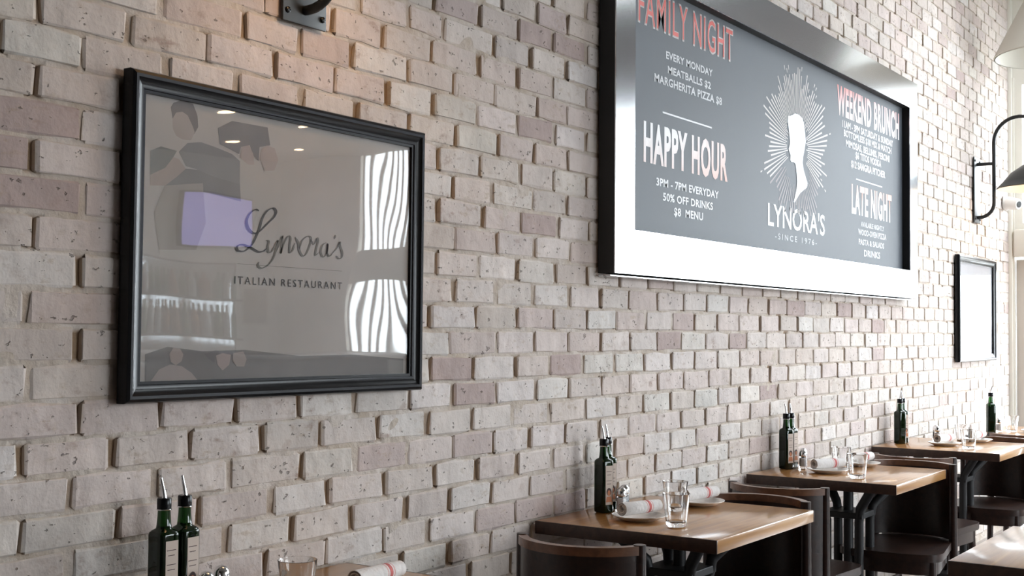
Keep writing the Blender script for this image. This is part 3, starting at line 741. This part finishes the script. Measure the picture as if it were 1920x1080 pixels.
text('lettering', 'MIMOSAS, BELLINIS, PERONI', 5.781, 6.434, 2.208, 0.031, TY, M_txt, board, offset=0.027, spacing=1.06)
text('lettering', '$6 TITOS VODKA', 5.917, 6.300, 2.167, 0.031, TY, M_txt, board, offset=0.027, spacing=1.06)
text('lettering', '$12 SANGRIA PITCHER', 5.854, 6.364, 2.118, 0.032, TY, M_txt, board, offset=0.027, spacing=1.06)
b = MB(); b.box(5.924, 6.317, TY, TY+0.0005, 2.064, 2.070); b.build('divider_line', M_txt, board)
text('heading', 'LATE NIGHT', 5.861, 6.466, 1.902, 0.129, TY, gradmat('peach_to_white_vinyl', WHT, lin(226, 150, 120), 5.9, 6.7, 2.03, 1.90, 0.3), board, offset=0.035, spacing=1.12, label='white and peach condensed heading lettering')
for bd, x0, x1, zb, hh in (('AVAILABLE NIGHTLY', 5.993, 6.345, 1.843, .023), ('WOOD-OVEN PIZZA', 5.953, 6.379, 1.801, .027), ('PASTA & SALADS', 5.961, 6.344, 1.754, .026), ('DRINKS', 6.039, 6.280, 1.700, .030)):
    text('lettering', bd, x0, x1, zb, hh, TY, M_txt2, board, offset=0.027, spacing=1.06)
SIL = [(5.058,2.246),(5.093,2.254),(5.14,2.27),(5.18,2.269),(5.221,2.26),(5.24,2.239),(5.253,2.198),(5.26,2.162),(5.245,2.123),(5.229,2.091),(5.224,2.066),(5.234,2.037),(5.262,2.003),(5.283,1.981),(5.273,1.962),(5.245,1.95),(5.196,1.93),(5.156,1.902),(5.132,1.883),(5.12,1.884),(5.132,1.906),(5.153,1.944),(5.159,1.975),(5.153,2.01),(5.14,2.05),(5.124,2.055),(5.09,2.054),(5.08,2.061),(5.084,2.08),(5.066,2.098),(5.062,2.107),(5.074,2.126),(5.077,2.138),(5.071,2.161),(5.065,2.184),(5.058,2.207),(5.052,2.224)]
m_ = MB(); m_.add([(x, TY-0.0008, z) for x, z in SIL], [tuple(range(len(SIL)))]); m_.build('profile_silhouette', mat('pale_blue_vinyl', lin(212, 220, 232), 0.45), board)
# sunburst: thin strokes around the head and, fainter, spreading below it
rs = random.Random(3)
m_ = MB(); mlow = MB()
SCX, SCZ = 5.16, 2.125
def ray(mb_, ang, r0, r1, wd):
    c, s = math.cos(ang), math.sin(ang); n = (-s, c)
    p0 = (SCX+c*r0, SCZ+s*r0); p1 = (SCX+c*r1, SCZ+s*r1)
    mb_.add([(p0[0]+n[0]*wd*.4, TY, p0[1]+n[1]*wd*.4), (p0[0]-n[0]*wd*.4, TY, p0[1]-n[1]*wd*.4), (p1[0]-n[0]*wd, TY, p1[1]-n[1]*wd), (p1[0]+n[0]*wd, TY, p1[1]+n[1]*wd)], [(0, 1, 2, 3)])
for i in range(66):
    a = R(-28 + 236*i/65)
    deg = math.degrees(a)
    out = 0.36 if (deg < 40 or deg > 140) else 0.30
    out *= rs.uniform(0.78, 1.08) + 0.12*math.sin(R(max(0, min(180, deg))))
    inn = 0.105 if (deg < 30 or deg > 150) else 0.13
    ray(m_, a, inn + rs.uniform(0, .03), out, 0.0042)
    if rs.random() < 0.3: ray(m_, a, out+0.02, out+0.04, 0.004)
for i in range(26):
    a = R(-32 - 116*i/25)
    ray(mlow, a, 0.16 + rs.uniform(0, .04), min(0.36, 0.30/max(.35, abs(math.sin(a)))) * rs.uniform(.8, 1.0), 0.0048)
m_.build('sunburst', mat('warm_grey_vinyl', lin(190, 182, 178), 0.5), board)
mlow.build('lower_sunburst', mat('mauve_grey_vinyl', lin(128, 116, 118), 0.5), board)

# ------------------------------------------------------------------ gooseneck wall lamps
def wall_lamp(label, x):
    t = thing('gooseneck_wall_lamp', label, 'wall lamp', (x, -0.0155, 0), 0, 'gooseneck lamps on the brick wall')
    b = MB(); b.box(-0.072, 0.072, -0.008, 0, 2.03, 2.45, bev=0.002); b.build('back_plate', M_lampblk, t, smooth=40)
    for sx in (-1, 1):
        for z in (2.055, 2.425):
            b = MB(); b.lathe([(0.0075, 0), (0.0075, 0.004), (0.004, 0.006)], 8, cap1=True)
            o = b.build('bolt', M_black, t, smooth=40); o.location = (sx*0.058, -0.008, z); o.rotation_euler = (R(90), 0, 0)
    pth = [(0, -0.006, 2.07), (0, -0.020, 2.07)] + arc((-0.012, 2.17), 0.10, 270, 180, 8) + arc((-0.262, 2.54), 0.15, 0, 180, 16)[0:1]
    pth = [(0, -0.006, 2.065)] + arc((-0.020, 2.155), 0.090, 270, 180, 8) + arc((-0.262, 2.54), 0.152, 0, 180, 18) + [(0, -0.414, 2.46)]
    b = MB(); b.tube(pth, 0.0115, 10); b.build('goose_neck', M_lampblk, t, smooth=60)
    b = MB(); b.tube([(0, -0.006, 2.405), (0, -0.110, 2.405)], 0.0105, 10); b.build('brace', M_lampblk, t, smooth=60)
    yc = -0.414
    prof = [(0.034, 2.47), (0.036, 2.43), (0.060, 2.415), (0.12, 2.385), (0.20, 2.33), (0.245, 2.275), (0.280, 2.238), (0.285, 2.235)]
    b = MB(); b.lathe(prof, 40, (0, yc, 0), cap0=True); sh = b.build('shade', M_lampblk, t, smooth=60)
    b = MB(); b.lathe([(r-0.004, z-0.006) for r, z in prof[1:]], 40, (0, yc, 0)); b.build('shade_lining', M_cream, sh, smooth=60)
    b = MB(); b.lathe([(0.001, 2.30), (0.02, 2.305), (0.03, 2.325), (0.028, 2.35), (0.015, 2.385), (0.014, 2.41)], 16, (0, yc, 0), cap1=True)
    b.build('bulb', mat('warm_lit_bulb', (1, 0.75, 0.45, 1), 0.3, emit=((1.0, 0.62, 0.30, 1), 14.0)), t, smooth=60)
    ld = bpy.data.lights.new('bulb_light', 'POINT'); ld.energy = 1.9; ld.color = (1.0, 0.66, 0.36); ld.shadow_soft_size = 0.04
    lo = bpy.data.objects.new('bulb_light', ld); col.objects.link(lo); lo.parent = t; lo.location = (0, yc, 2.28)
    return t
wall_lamp('black gooseneck wall lamp whose back plate shows at the top edge above the large poster', 2.125)
wall_lamp('black gooseneck wall lamp with cream-lined shade near the far corner', 8.265)

# pendant and security camera
t = thing('pendant_lamp', 'large pale conical pendant lamp shade hanging by the far corner', 'pendant lamp', (8.20, -0.575, 0))
b = MB(); b.lathe([(0.42, 3.03), (0.425, 3.035), (0.26, 3.36), (0.10, 3.68), (0.06, 3.74)], 40); b.lathe([(0.413, 3.03), (0.25, 3.355), (0.09, 3.675), (0.05, 3.70)][::-1], 40)
b.build('shade', mat('pale_enamel', (0.62, 0.59, 0.52, 1), 0.5), t, smooth=50)
b = MB(); b.tube([(0, 0, 3.70), (0, 0, ZC)], 0.008, 8); b.build('cord', M_lampblk, t)
t = thing('security_camera', 'small white bullet security camera on the bricks below the lamp shade', 'camera', (9.02, -0.0155, 2.225))
b = MB(); b.lathe([(0.052, 0.0), (0.052, 0.012), (0.046, 0.02)], 20, cap0=True, cap1=True); o = b.build('mount', M_white, t, smooth=50); o.rotation_euler = (R(90), 0, 0)
b = MB(); b.lathe([(0.046, 0.0), (0.045, 0.03), (0.036, 0.095), (0.032, 0.10)], 20, cap0=True, cap1=True); o = b.build('housing', M_white, t, smooth=40); o.location = (0, -0.015, 0); o.rotation_euler = (R(100), 0, R(-25))
b = MB(); b.lathe([(0.022, 0.0), (0.022, 0.006)], 16, cap1=True); o2 = b.build('lens', M_black, o, smooth=40); o2.location = (0, 0, 0.098)

# ------------------------------------------------------------------ tables
TZ = 0.76
def make_table(label, x0, x1, y0, y1):
    cx, cy = (x0+x1)/2, (y0+y1)/2; w, d = (x1-x0)/2, (y1-y0)/2
    t = thing('dining_table', label, 'table', (cx, cy, 0), 0, 'dining tables')
    b = MB(); b.box(-w+0.005, w-0.005, -d, d, TZ-0.038, TZ, bev=0.003); b.build('tabletop', M_table, t, smooth=40)
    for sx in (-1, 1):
        b = MB(); b.box(min(sx*w, sx*(w-0.005)), max(sx*w, sx*(w-0.005)), -d, d, TZ-0.038, TZ-0.0005, bev=0.0015); e_ = b.build('shade_band', M_end, t, smooth=40); e_['label'] = 'end edge with shade painted into its colour'  # thin strip that carries the painted shade of the end face
    b = MB(); b.box(-0.17, 0.17, -0.17, 0.17, TZ-0.045, TZ-0.038); b.build('mounting_plate', M_iron, t)
    for sx in (-1, 1):
        for sy in (-1, 1):
            b = MB(); b.tube([(sx*0.145, sy*0.145, TZ-0.045), (sx*0.115, sy*0.115, TZ-0.085), (sx*0.075, sy*0.075, TZ-0.135), (sx*0.066, sy*0.066, TZ-0.19), (sx*0.066, sy*0.066, 0.10), (sx*0.07, sy*0.07, 0.06)], 0.019, 8)
            b.build('column', M_iron, t, smooth=50)
            b = MB(); b.tube([(sx*0.03, sy*0.03, 0.075), (sx*0.14, sy*0.14, 0.05), (sx*0.24, sy*0.24, 0.016)], [0.022, 0.02, 0.015], 8)
            b.build('foot', M_iron, t, smooth=50)
    b = MB(); b.tube([(0, 0, TZ-0.045), (0, 0, 0.06)], 0.020, 10); b.build('column', M_iron, t, smooth=50)
    for z in (TZ-0.165, 0.11):
        b = MB(); b.box(-0.085, 0.085, -0.085, 0.085, z-0.012, z+0.012, bev=0.003); b.build('collar', M_iron, t)
    return t
TABS = [(1.60, 2.30), (3.13, 3.855), (4.665, 5.335), (6.19, 6.88)]
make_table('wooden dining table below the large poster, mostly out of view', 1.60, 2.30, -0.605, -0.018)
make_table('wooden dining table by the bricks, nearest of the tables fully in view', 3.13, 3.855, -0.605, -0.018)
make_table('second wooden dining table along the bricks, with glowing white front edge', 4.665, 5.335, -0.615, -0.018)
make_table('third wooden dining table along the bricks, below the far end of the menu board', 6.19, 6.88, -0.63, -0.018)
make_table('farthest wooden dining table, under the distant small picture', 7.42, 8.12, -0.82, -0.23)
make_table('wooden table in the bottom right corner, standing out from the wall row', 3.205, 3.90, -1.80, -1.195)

# ------------------------------------------------------------------ chairs
def arc_pts(w, sag, n):
    Rr = (w*w/4 + sag*sag)/(2*sag); c = Rr - sag; a = math.asin(min(1, w/2/Rr))
    if sag > Rr: a = PI - a
    return [(-(Rr*math.cos(-a+2*a*i/n) - c), Rr*math.sin(-a+2*a*i/n)) for i in range(n+1)], Rr, c
def strip(pts, th, z0, z1, flare=0.0):
    """curved board standing on edge: pts in xy, thickness th"""
    m_ = MB(); n = len(pts); V = []
    for i, (x, y) in enumerate(pts):
        a = pts[max(i-1, 0)]; c = pts[min(i+1, n-1)]; tx, ty = c[0]-a[0], c[1]-a[1]; l = math.hypot(tx, ty); nx, ny = -ty/l, tx/l
        for s in (-.5, .5):
            for z, fl in ((z0, 0), (z1, flare)): V.append((x+nx*th*s-fl, y+ny*th*s, z))
    Fc = []
    for i in range(n-1):
        o, p = i*4, i*4+4
        Fc += [(o, p, p+1, o+1), (o+2, o+3, p+3, p+2), (o+1, p+1, p+3, o+3), (o, o+2, p+2, p)]
    Fc += [(0, 1, 3, 2), (n*4-4, n*4-2, n*4-1, n*4-3)]
    m_.add(V, Fc); return m_
def make_chair(label, loc, rz):
    t = thing('cafe_chair', label, 'chair', loc, rz, 'barrel-back cafe chairs')
    w = 0.345
    pts, Rr, c = arc_pts(w, 0.105, 18)
    # seat: rounded front, back following the curved backrest
    front = []
    for i in range(13):
        a = R(-90 + 180*i/12); front.append((0.30+0.11*math.cos(a)**0.6 if math.cos(a) > 1e-6 else 0.30, 0.205*math.sin(a)))
    poly = front + [(x+0.004, y*0.97) for x, y in reversed(pts)]
    b = MB(); b.slab(poly, 0.425, 0.455); b.build('seat', M_chair, t, smooth=40)
    b = MB(); b.slab([(x*0.90+0.015, y*0.90) for x, y in poly], 0.37, 0.425); b.build('apron', M_chair, t, smooth=40)
    for s in (-1, 1):
        b = MB(); b.tube([(0.0, s*w/2, 0.777), (0.0, s*w/2, 0.46), (-0.03, s*(w/2+0.005), 0.0)], [0.0165, 0.018, 0.014], 10); b.build('leg', M_chair, t, smooth=50)
        b = MB(); b.tube([(0.33, s*0.165, 0.42), (0.36, s*0.18, 0.0)], [0.019, 0.013], 10); b.build('leg', M_chair, t, smooth=50)
        b = MB(); b.tube([(-0.018, s*0.176, 0.17), (0.345, s*0.174, 0.17)], 0.009, 8); b.build('stretcher', M_chair, t, smooth=50)
    strip(pts, 0.014, 0.46, 0.765).build('backrest', M_chair, t, smooth=50)
    strip(pts, 0.024, 0.752, 0.775).build('top_rail', M_rail, t, smooth=50)
    return t
ch0 = make_chair('dark wooden barrel-back chair at the nearest table, its curved back to the viewer', (2.845, -0.345, 0), R(4))
copy_tree(ch0, 'dark wooden chair tucked under the right side of the nearest table', (3.905, -0.385, 0), R(180))
copy_tree(ch0, 'dark barrel-back chair between first and second table, worn curved rail catching light', (4.29, -0.305, 0), R(2))
copy_tree(ch0, 'dark wooden chair tucked into the right side of the second table, seat showing below', (5.385, -0.455, 0), R(182))
copy_tree(ch0, 'dark barrel-back chair between second and third table, its back to the viewer', (5.69, -0.375, 0), R(0))
copy_tree(ch0, 'dark wooden chair pushed under the far side of the third table', (6.92, -0.45, 0), R(180))
copy_tree(ch0, 'dark wooden chair before the farthest table, mostly hidden', (7.30, -0.50, 0), R(0))

# ------------------------------------------------------------------ table ware
def sqf(n_round):
    def f(i, a):
        p = n_round[i]
        return 1.0/((abs(math.cos(a))**p + abs(math.sin(a))**p)**(1.0/p)) if p > 2 else 1.0
    return f
def make_bottle(label, loc, rz, lab_first=True):
    t = thing('oil_bottle', label, 'bottle', loc, rz, 'oil and vinegar bottles')
    prof = [(0.018, 0.0), (0.0225, 0.002), (0.0235, 0.006), (0.0235, 0.156), (0.0228, 0.161), (0.0195, 0.165), (0.0155, 0.169), (0.0142, 0.176), (0.0130, 0.19), (0.0120, 0.207), (0.0118, 0.212)]
    pw = [6, 6, 6, 6, 5, 4, 2, 2, 2, 2, 2]
    b = MB(); b.lathe(prof, 32, cap0=True, cap1=True, sq=sqf(pw)); b.build('glass_body', M_green, t, smooth=45)
    prof2 = [(0.016, 0.004), (0.0205, 0.006), (0.0213, 0.010), (0.0216, 0.150), (0.019, 0.156)]
    b = MB(); b.lathe(prof2, 32, cap0=True, cap1=True, sq=sqf([6, 6, 6, 6, 5])); b.build('oil', M_oil, t, smooth=45)
    b = MB(); b.lathe([(0.0132, 0.205), (0.0140, 0.207), (0.0140, 0.226), (0.0125, 0.228)], 20, cap0=True, cap1=True); cp = b.build('pourer_collar', M_black, t, smooth=45)
    b = MB(); b.lathe([(0.0145, 0.2045), (0.0150, 0.2055), (0.0145, 0.2065)], 20); b.build('neck_ring', M_steel, t, smooth=45)
    b = MB(); b.tube([(0, 0, 0.226), (0, 0, 0.233), (-0.003, 0, 0.245), (-0.009, 0, 0.268)], [0.0055, 0.0042, 0.0036, 0.0028], 10); b.build('pour_spout', M_steel, t, smooth=50)
    # paper label wrapped on the face towards -y and its corner
    ya = -0.0238
    b = MB(); b.box(-0.0135, 0.0165, ya-0.0006, ya, 0.026, 0.146); lb = b.build('paper_label', M_label, t)
    for z, hw in ((0.128, 0.011), (0.118, 0.008), (0.100, 0.011), (0.090, 0.009)):
        b = MB(); b.box(-hw, hw, ya-0.0009, ya-0.0006, z-0.0007, z+0.0007); b.build('printed_line', M_ink, lb)
    b = MB(); b.add([(0.010*math.cos(a), ya-0.0009, 0.066+0.012*math.sin(a)) for a in [2*PI*i/12 for i in range(12)]], [tuple(range(12))]); b.build('printed_hair', M_ink, lb)
    b = MB(); b.add([(0.006*math.cos(a), ya-0.0011, 0.062+0.009*math.sin(a)) for a in [2*PI*i/12 for i in range(12)]] + [(-0.013, ya-0.0011, 0.034), (0.013, ya-0.0011, 0.034), (0.009, ya-0.0011, 0.051), (-0.009, ya-0.0011, 0.051)], [tuple(range(12)), (12, 13, 14, 15)]); b.build('printed_portrait', M_tan, lb)
    return t
M_label = mat('cream_label_paper', lin(196, 180, 168), 0.7); M_ink = mat('dark_label_ink', lin(74, 56, 54), 0.7); M_tan = mat('tan_label_ink', lin(186, 120, 84), 0.7)
bt0 = make_bottle('left one of the two green oil bottles under the large poster', (1.668, -0.100, TZ), R(-2))
copy_tree(bt0, 'right one of the two green oil bottles under the large poster', (1.722, -0.098, TZ), R(2))
copy_tree(bt0, 'front one of two green oil bottles on the nearest fully visible table', (3.402, -0.095, TZ), R(-18))
copy_tree(bt0, 'back one of two green oil bottles on the nearest fully visible table', (3.468, -0.070, TZ), R(-16))
copy_tree(bt0, 'front one of two dark green oil bottles on the second table', (4.940, -0.075, TZ), R(-22))
copy_tree(bt0, 'back one of two dark green oil bottles on the second table', (4.998, -0.072, TZ), R(-10))
copy_tree(bt0, 'front one of two green oil bottles on the third table', (6.440, -0.085, TZ), R(60))
copy_tree(bt0, 'back one of two green oil bottles on the third table', (6.500, -0.080, TZ), R(-25))
copy_tree(bt0, 'green oil bottle on the farthest table', (7.48, -0.285, TZ), R(120))

def make_shaker(label, loc, dark):
    t = thing('shaker', label, 'shaker', loc, 0, 'salt and pepper shakers')
    fl = lambda i, a: 1 + 0.03*math.cos(8*a)
    b = MB(); b.lathe([(0.017, 0.0), (0.0185, 0.002), (0.0185, 0.008), (0.0165, 0.012), (0.0145, 0.055), (0.0135, 0.058)], 32, cap0=True, cap1=True, sq=fl); b.build('glass_jar', M_glass, t, smooth=50)
    b = MB(); b.lathe([(0.0145, 0.011), (0.0130, 0.044)], 20, cap0=True, cap1=True); b.build('pepper' if dark else 'salt', mat('ground_pepper', (0.03, 0.022, 0.016, 1), 0.9) if dark else mat('table_salt', (0.72, 0.68, 0.66, 1), 0.9), t, smooth=50)
    b = MB(); b.lathe([(0.0155, 0.052), (0.0165, 0.054), (0.0165, 0.062), (0.0150, 0.070), (0.0105, 0.077), (0.004, 0.080)], 24, cap0=True, cap1=True); b.build('chrome_cap', M_steel, t, smooth=50)
    return t
for nm, x, y in (('under the large poster', 1.735, -0.150), ('on the nearest fully visible table', 3.425, -0.145), ('on the second table', 4.985, -0.130), ('on the third table', 6.700, -0.20)):
    make_shaker('salt shaker with chrome cap beside the oil bottles ' + nm, (x, y, TZ), False)
    make_shaker('pepper shaker with chrome cap beside the oil bottles ' + nm, (x+0.062, y+0.024, TZ), True)
make_shaker('salt shaker beside the single bottle on the farthest table', (7.56, -0.31, TZ), False)

def make_glass(label, loc):
    t = thing('rocks_glass', label, 'glass', loc, 0, 'water glasses')
    fl = lambda i, a: 1 + (0.012*abs(math.cos(5*a)) if i in (1, 2, 3, 4) else 0)
    prof = [(0.0265, 0.0), (0.0285, 0.002), (0.0298, 0.012), (0.0335, 0.045), (0.0355, 0.062), (0.0398, 0.092), (0.0404, 0.0945), (0.0392, 0.0950), (0.0381, 0.0925), (0.0335, 0.062), (0.0313, 0.040), (0.0278, 0.016), (0.023, 0.0135)]
    b = MB(); b.lathe(prof, 40, cap0=True, cap1=True, sq=fl); b.build('tumbler', M_glass, t, smooth=50)
    return t
g0 = make_glass('clear water glass under the large poster at the bottom edge', (1.875, -0.262, TZ))
for lb, p in (('clear water glass in front on the nearest fully visible table', (3.285, -0.405)), ('clear water glass behind, beside the second plate of the nearest visible table', (3.555, -0.265)),
              ('clear water glass in front on the second table', (4.795, -0.425)), ('clear water glass at the back of the second table', (5.03, -0.275)),
              ('clear water glass in front on the third table', (6.345, -0.450)), ('clear water glass at the back of the third table', (6.70, -0.33)),
              ('clear water glass on the farthest table', (7.60, -0.37))):
    copy_tree(g0, lb, (p[0], p[1], TZ))

def napkin_material():
    M = bpy.data.materials.new('striped_napkin_cloth'); M.use_nodes = True
    nt = M.node_tree; N = nt.nodes; L = nt.links; P = N['Principled BSDF']; P.inputs['Roughness'].default_value = 0.9
    tc = N.new('ShaderNodeTexCoord'); sx = N.new('ShaderNodeSeparateXYZ'); L.new(tc.outputs['Object'], sx.inputs[0])
    r = N.new('ShaderNodeValToRGB'); r.color_ramp.interpolation = 'CONSTANT'
    mr = N.new('ShaderNodeMapRange'); mr.inputs[1].default_value = -0.09; mr.inputs[2].default_value = 0.09; L.new(sx.outputs[0], mr.inputs[0]); L.new(mr.outputs[0], r.inputs[0])
    wh = (0.74, 0.70, 0.68, 1); rd = (0.58, 0.16, 0.15, 1); pk = (0.68, 0.44, 0.42, 1)
    e = r.color_ramp.elements; e[0].position = 0; e[0].color = wh; e[1].position = 0.56; e[1].color = pk
    for p, c in ((0.585, wh), (0.605, rd), (0.665, wh), (0.685, pk), (0.71, wh)):
        q = e.new(p); q.color = c
    L.new(r.outputs[0], P.inputs['Base Color'])
    n = N.new('ShaderNodeTexNoise'); n.inputs['Scale'].default_value = 60; L.new(tc.outputs['Object'], n.inputs['Vector'])
    b = N.new('ShaderNodeBump'); b.inputs['Distance'].default_value = 0.003; L.new(n.outputs['Fac'], b.inputs['Height']); L.new(b.outputs['Normal'], P.inputs['Normal'])
    return M
M_nap = napkin_material()
def make_plate(label, loc, rz):
    t = thing('side_plate', label, 'plate', loc, rz, 'side plates')
    b = MB(); b.lathe([(0.001, 0.004), (0.045, 0.004), (0.052, 0.0055), (0.078, 0.0165), (0.0815, 0.0175), (0.0810, 0.0150), (0.060, 0.0050), (0.048, 0.0), (0.001, 0.0)], 40); b.build('dish', M_white, t, smooth=50)
    return t
def make_napkin(label, loc, rz):
    m_ = MB(); turns = 2.6; n = 56; th = 0.0022; L_ = 0.078
    stations = [(-L_, 1.0), (-L_*0.5, 0.98), (0, 0.97), (L_*0.5, 0.93), (L_, 0.86)]
    V = []
    for (x, s) in stations:
        for side in (0, 1):
            for i in range(n+1):
                a = -turns*2*PI*i/n - 0.6; r = (0.0235 - 0.0130*i/n - th*side)*s
                V.append((x, r*math.cos(a), r*math.sin(a)*0.93))
    Fc = []; w = n+1
    for k in range(len(stations)-1):
        o, p = k*2*w, (k+1)*2*w
        for i in range(n):
            Fc.append((o+i, o+i+1, p+i+1, p+i)); Fc.append((o+w+i, p+w+i, p+w+i+1, o+w+i+1))
        Fc.append((o, p, p+w, o+w)); Fc.append((o+n, o+w+n, p+w+n, p+n))
    for k in (0, len(stations)-1):
        o = k*2*w
        for i in range(n): Fc.append((o+i, o+w+i, o+w+i+1, o+i+1) if k == 0 else (o+i, o+i+1, o+w+i+1, o+w+i))
    m_.add(V, Fc)
    t = m_.build('napkin_roll', M_nap, None, smooth=50); t.location = loc; t.rotation_euler = (0, 0, rz)
    return tag(t, label, 'napkin', 'rolled napkins')
plates = [('under the large poster at the bottom edge', 2.075, -0.300, 2), ('in front on the nearest fully visible table', 3.325, -0.262, -16), ('at the far side of the nearest visible table', 3.735, -0.262, -14),
          ('in front on the second table', 4.905, -0.265, -26), ('at the far side of the second table', 5.245, -0.285, -12),
          ('in front on the third table', 6.470, -0.300, -14), ('at the far side of the third table', 6.79, -0.375, -12), ('on the farthest table', 7.63, -0.50, -20)]
p0 = n0 = None
for lb, x, y, rz in plates:
    if p0 is None:
        p0 = make_plate('white side plate holding a napkin ' + lb, (x, y, TZ), R(rz)); n0 = make_napkin('rolled red-striped white napkin on the plate ' + lb, (x+0.006, y, TZ+0.0390), R(rz))
    else:
        copy_tree(p0, 'white side plate holding a napkin ' + lb, (x, y, TZ), R(rz)); copy_tree(n0, 'rolled red-striped white napkin on the plate ' + lb, (x+0.006, y, TZ+0.0390), R(rz))

# ------------------------------------------------------------------ bar side, mirrored in the glazing
t = thing('television', 'wall television showing a violet picture, mirrored in the large poster glazing', 'television', (8.20, YB, 2.38))
b = MB(); b.box(-0.44, 0.44, 0.0, 0.05, -0.27, 0.27, bev=0.006); b.build('housing', M_black, t, smooth=40)
b = MB(); b.box(-0.42, 0.42, 0.05, 0.053, -0.25, 0.25); b.build('screen', mat('lit_violet_screen', (0.05, 0.05, 0.2, 1), 0.3, emit=((0.42, 0.38, 1.0, 1), 2.2)), t)
t = thing('bar_cabinet', 'dark wooden back bar cabinet across the room, seen only as a reflection', 'cabinet', (7.65, YB+0.003, 0))
b = MB(); b.box(-0.75, 0.75, 0.0, 0.30, 0.0, 0.92); b.build('body', M_dark, t)
b = MB(); b.box(-0.77, 0.77, 0.005, 0.32, 0.92, 0.95, bev=0.004); b.build('worktop', M_black, t)
for z, wd in ((1.20, 'lower'), (1.55, 'upper')):
    b = MB(); b.box(6.90, 8.40, YB+0.021, YB+0.20, z-0.02, z, bev=0.003); tag(b.build('bar_shelf', M_dark), wd + ' dark bottle shelf of the bar, seen only as a reflection', 'shelf')
t = thing('bar_mirror', 'mirror behind the bottle shelves, seen only as a reflection', 'mirror', (7.65, YB, 0))
b = MB(); b.box(-0.74, 0.74, 0.0, 0.012, 0.97, 1.93); b.build('mirror_glass', mat('bar_mirror', (0.6, 0.65, 0.68, 1), 0.08, metal=1.0), t)
b = MB(); b.box(-0.76, 0.76, 0.0, 0.016, 1.93, 1.95); b.box(-0.76, -0.74, 0.0, 0.016, 0.96, 1.93); b.box(0.74, 0.76, 0.0, 0.016, 0.96, 1.93); b.build('mirror_frame', M_black, t)
rq = random.Random(9)
ORD = ['first', 'second', 'third', 'fourth', 'fifth', 'sixth', 'seventh', 'eighth', 'ninth', 'tenth', 'eleventh', 'twelfth']
bar_glass = [mat('amber_bottle', (0.25, 0.10, 0.02, 1), 0.1), mat('clear_bottle', (0.55, 0.60, 0.60, 1), 0.08), mat('green_bar_bottle', (0.03, 0.14, 0.05, 1), 0.1)]
protos = []
for M in bar_glass:
    mm = MB(); mm.lathe([(0.036, 0), (0.038, 0.004), (0.038, 0.18), (0.03, 0.205), (0.014, 0.23), (0.013, 0.29)], 14, cap0=True, cap1=True); protos.append(mm.mesh('liquor_bottle', M, smooth=50))
for z in (1.20, 1.55):
    for i in range(12):
        k = rq.randrange(3)
        o = bpy.data.objects.new('liquor_bottle', protos[k]); col.objects.link(o); o.location = (7.0 + i*0.118, YB+0.11, z)
        tag(o, '%s liquor bottle, %s along the %s bar shelf, seen only as a reflection' % (('amber', 'clear', 'green')[k], ORD[i], 'lower' if z < 1.4 else 'upper'), 'bottle', 'liquor bottles on the back bar')
M_down = mat('lit_downlight', (1, 0.8, 0.6, 1), 0.4, emit=((1.0, 0.70, 0.42, 1), 30.0))
for i, (x, y) in enumerate([(6.6, -5.2), (7.6, -5.2), (8.6, -5.2), (6.6, -6.2), (7.6, -6.2), (8.6, -6.2), (4.6, -5.2), (4.6, -6.2), (2.6, -5.2), (2.6, -6.2)]):
    t = thing('downlight', 'warm recessed downlight over the bar, %s in the %s row, mirrored in the large poster' % (ORD[sorted([8.6, 7.6, 6.6, 4.6, 2.6], reverse=True).index(x)], 'inner' if y > -5.5 else 'outer'), 'downlight', (x, y, 3.02), 0, 'recessed downlights')
    b = MB(); b.lathe([(0.055, -0.001), (0.075, -0.004), (0.078, 0.0)], 24); b.build('rim', M_trim, t, smooth=50)
    b = MB(); b.add([(0.055*math.cos(2*PI*q/20), 0.055*math.sin(2*PI*q/20), -0.0015) for q in range(20)], [tuple(range(20))[::-1]]); b.build('lens', M_down, t)
t = thing('bar_counter', 'long dark bar counter across the room, mirrored low in the large poster', 'bar counter', (7.4, -5.4, 0))
b = MB(); b.box(-1.25, 1.25, -0.20, 0.20, 0.0, 1.06); b.build('front_panel', M_dark, t)
b = MB(); b.box(-1.30, 1.30, -0.27, 0.27, 1.06, 1.11, bev=0.006); b.build('worktop', M_chair, t, smooth=40)
b = MB(); b.tube([(-1.2, 0.30, 0.2), (1.2, 0.30, 0.2)], 0.02, 10); b.build('foot_rail', M_steel, t, smooth=50)
t = thing('wall_painting', 'small framed painting across the room, mirrored in the large poster', 'painting', (8.82, YB+0.002, 1.50))
b = MB(); b.box(-0.24, 0.24, 0.0, 0.012, -0.16, 0.16); b.build('canvas', mat('busy_canvas', (0.22, 0.19, 0.15, 1), 0.6, noise=(22, 0.8)), t)
b = MB(); b.box(-0.26, 0.26, 0.0, 0.02, 0.16, 0.18); b.box(-0.26, 0.26, 0.0, 0.02, -0.18, -0.16); b.box(-0.26, -0.24, 0.0, 0.02, -0.16, 0.16); b.box(0.24, 0.26, 0.0, 0.02, -0.16, 0.16); b.build('painting_frame', M_beige, t)
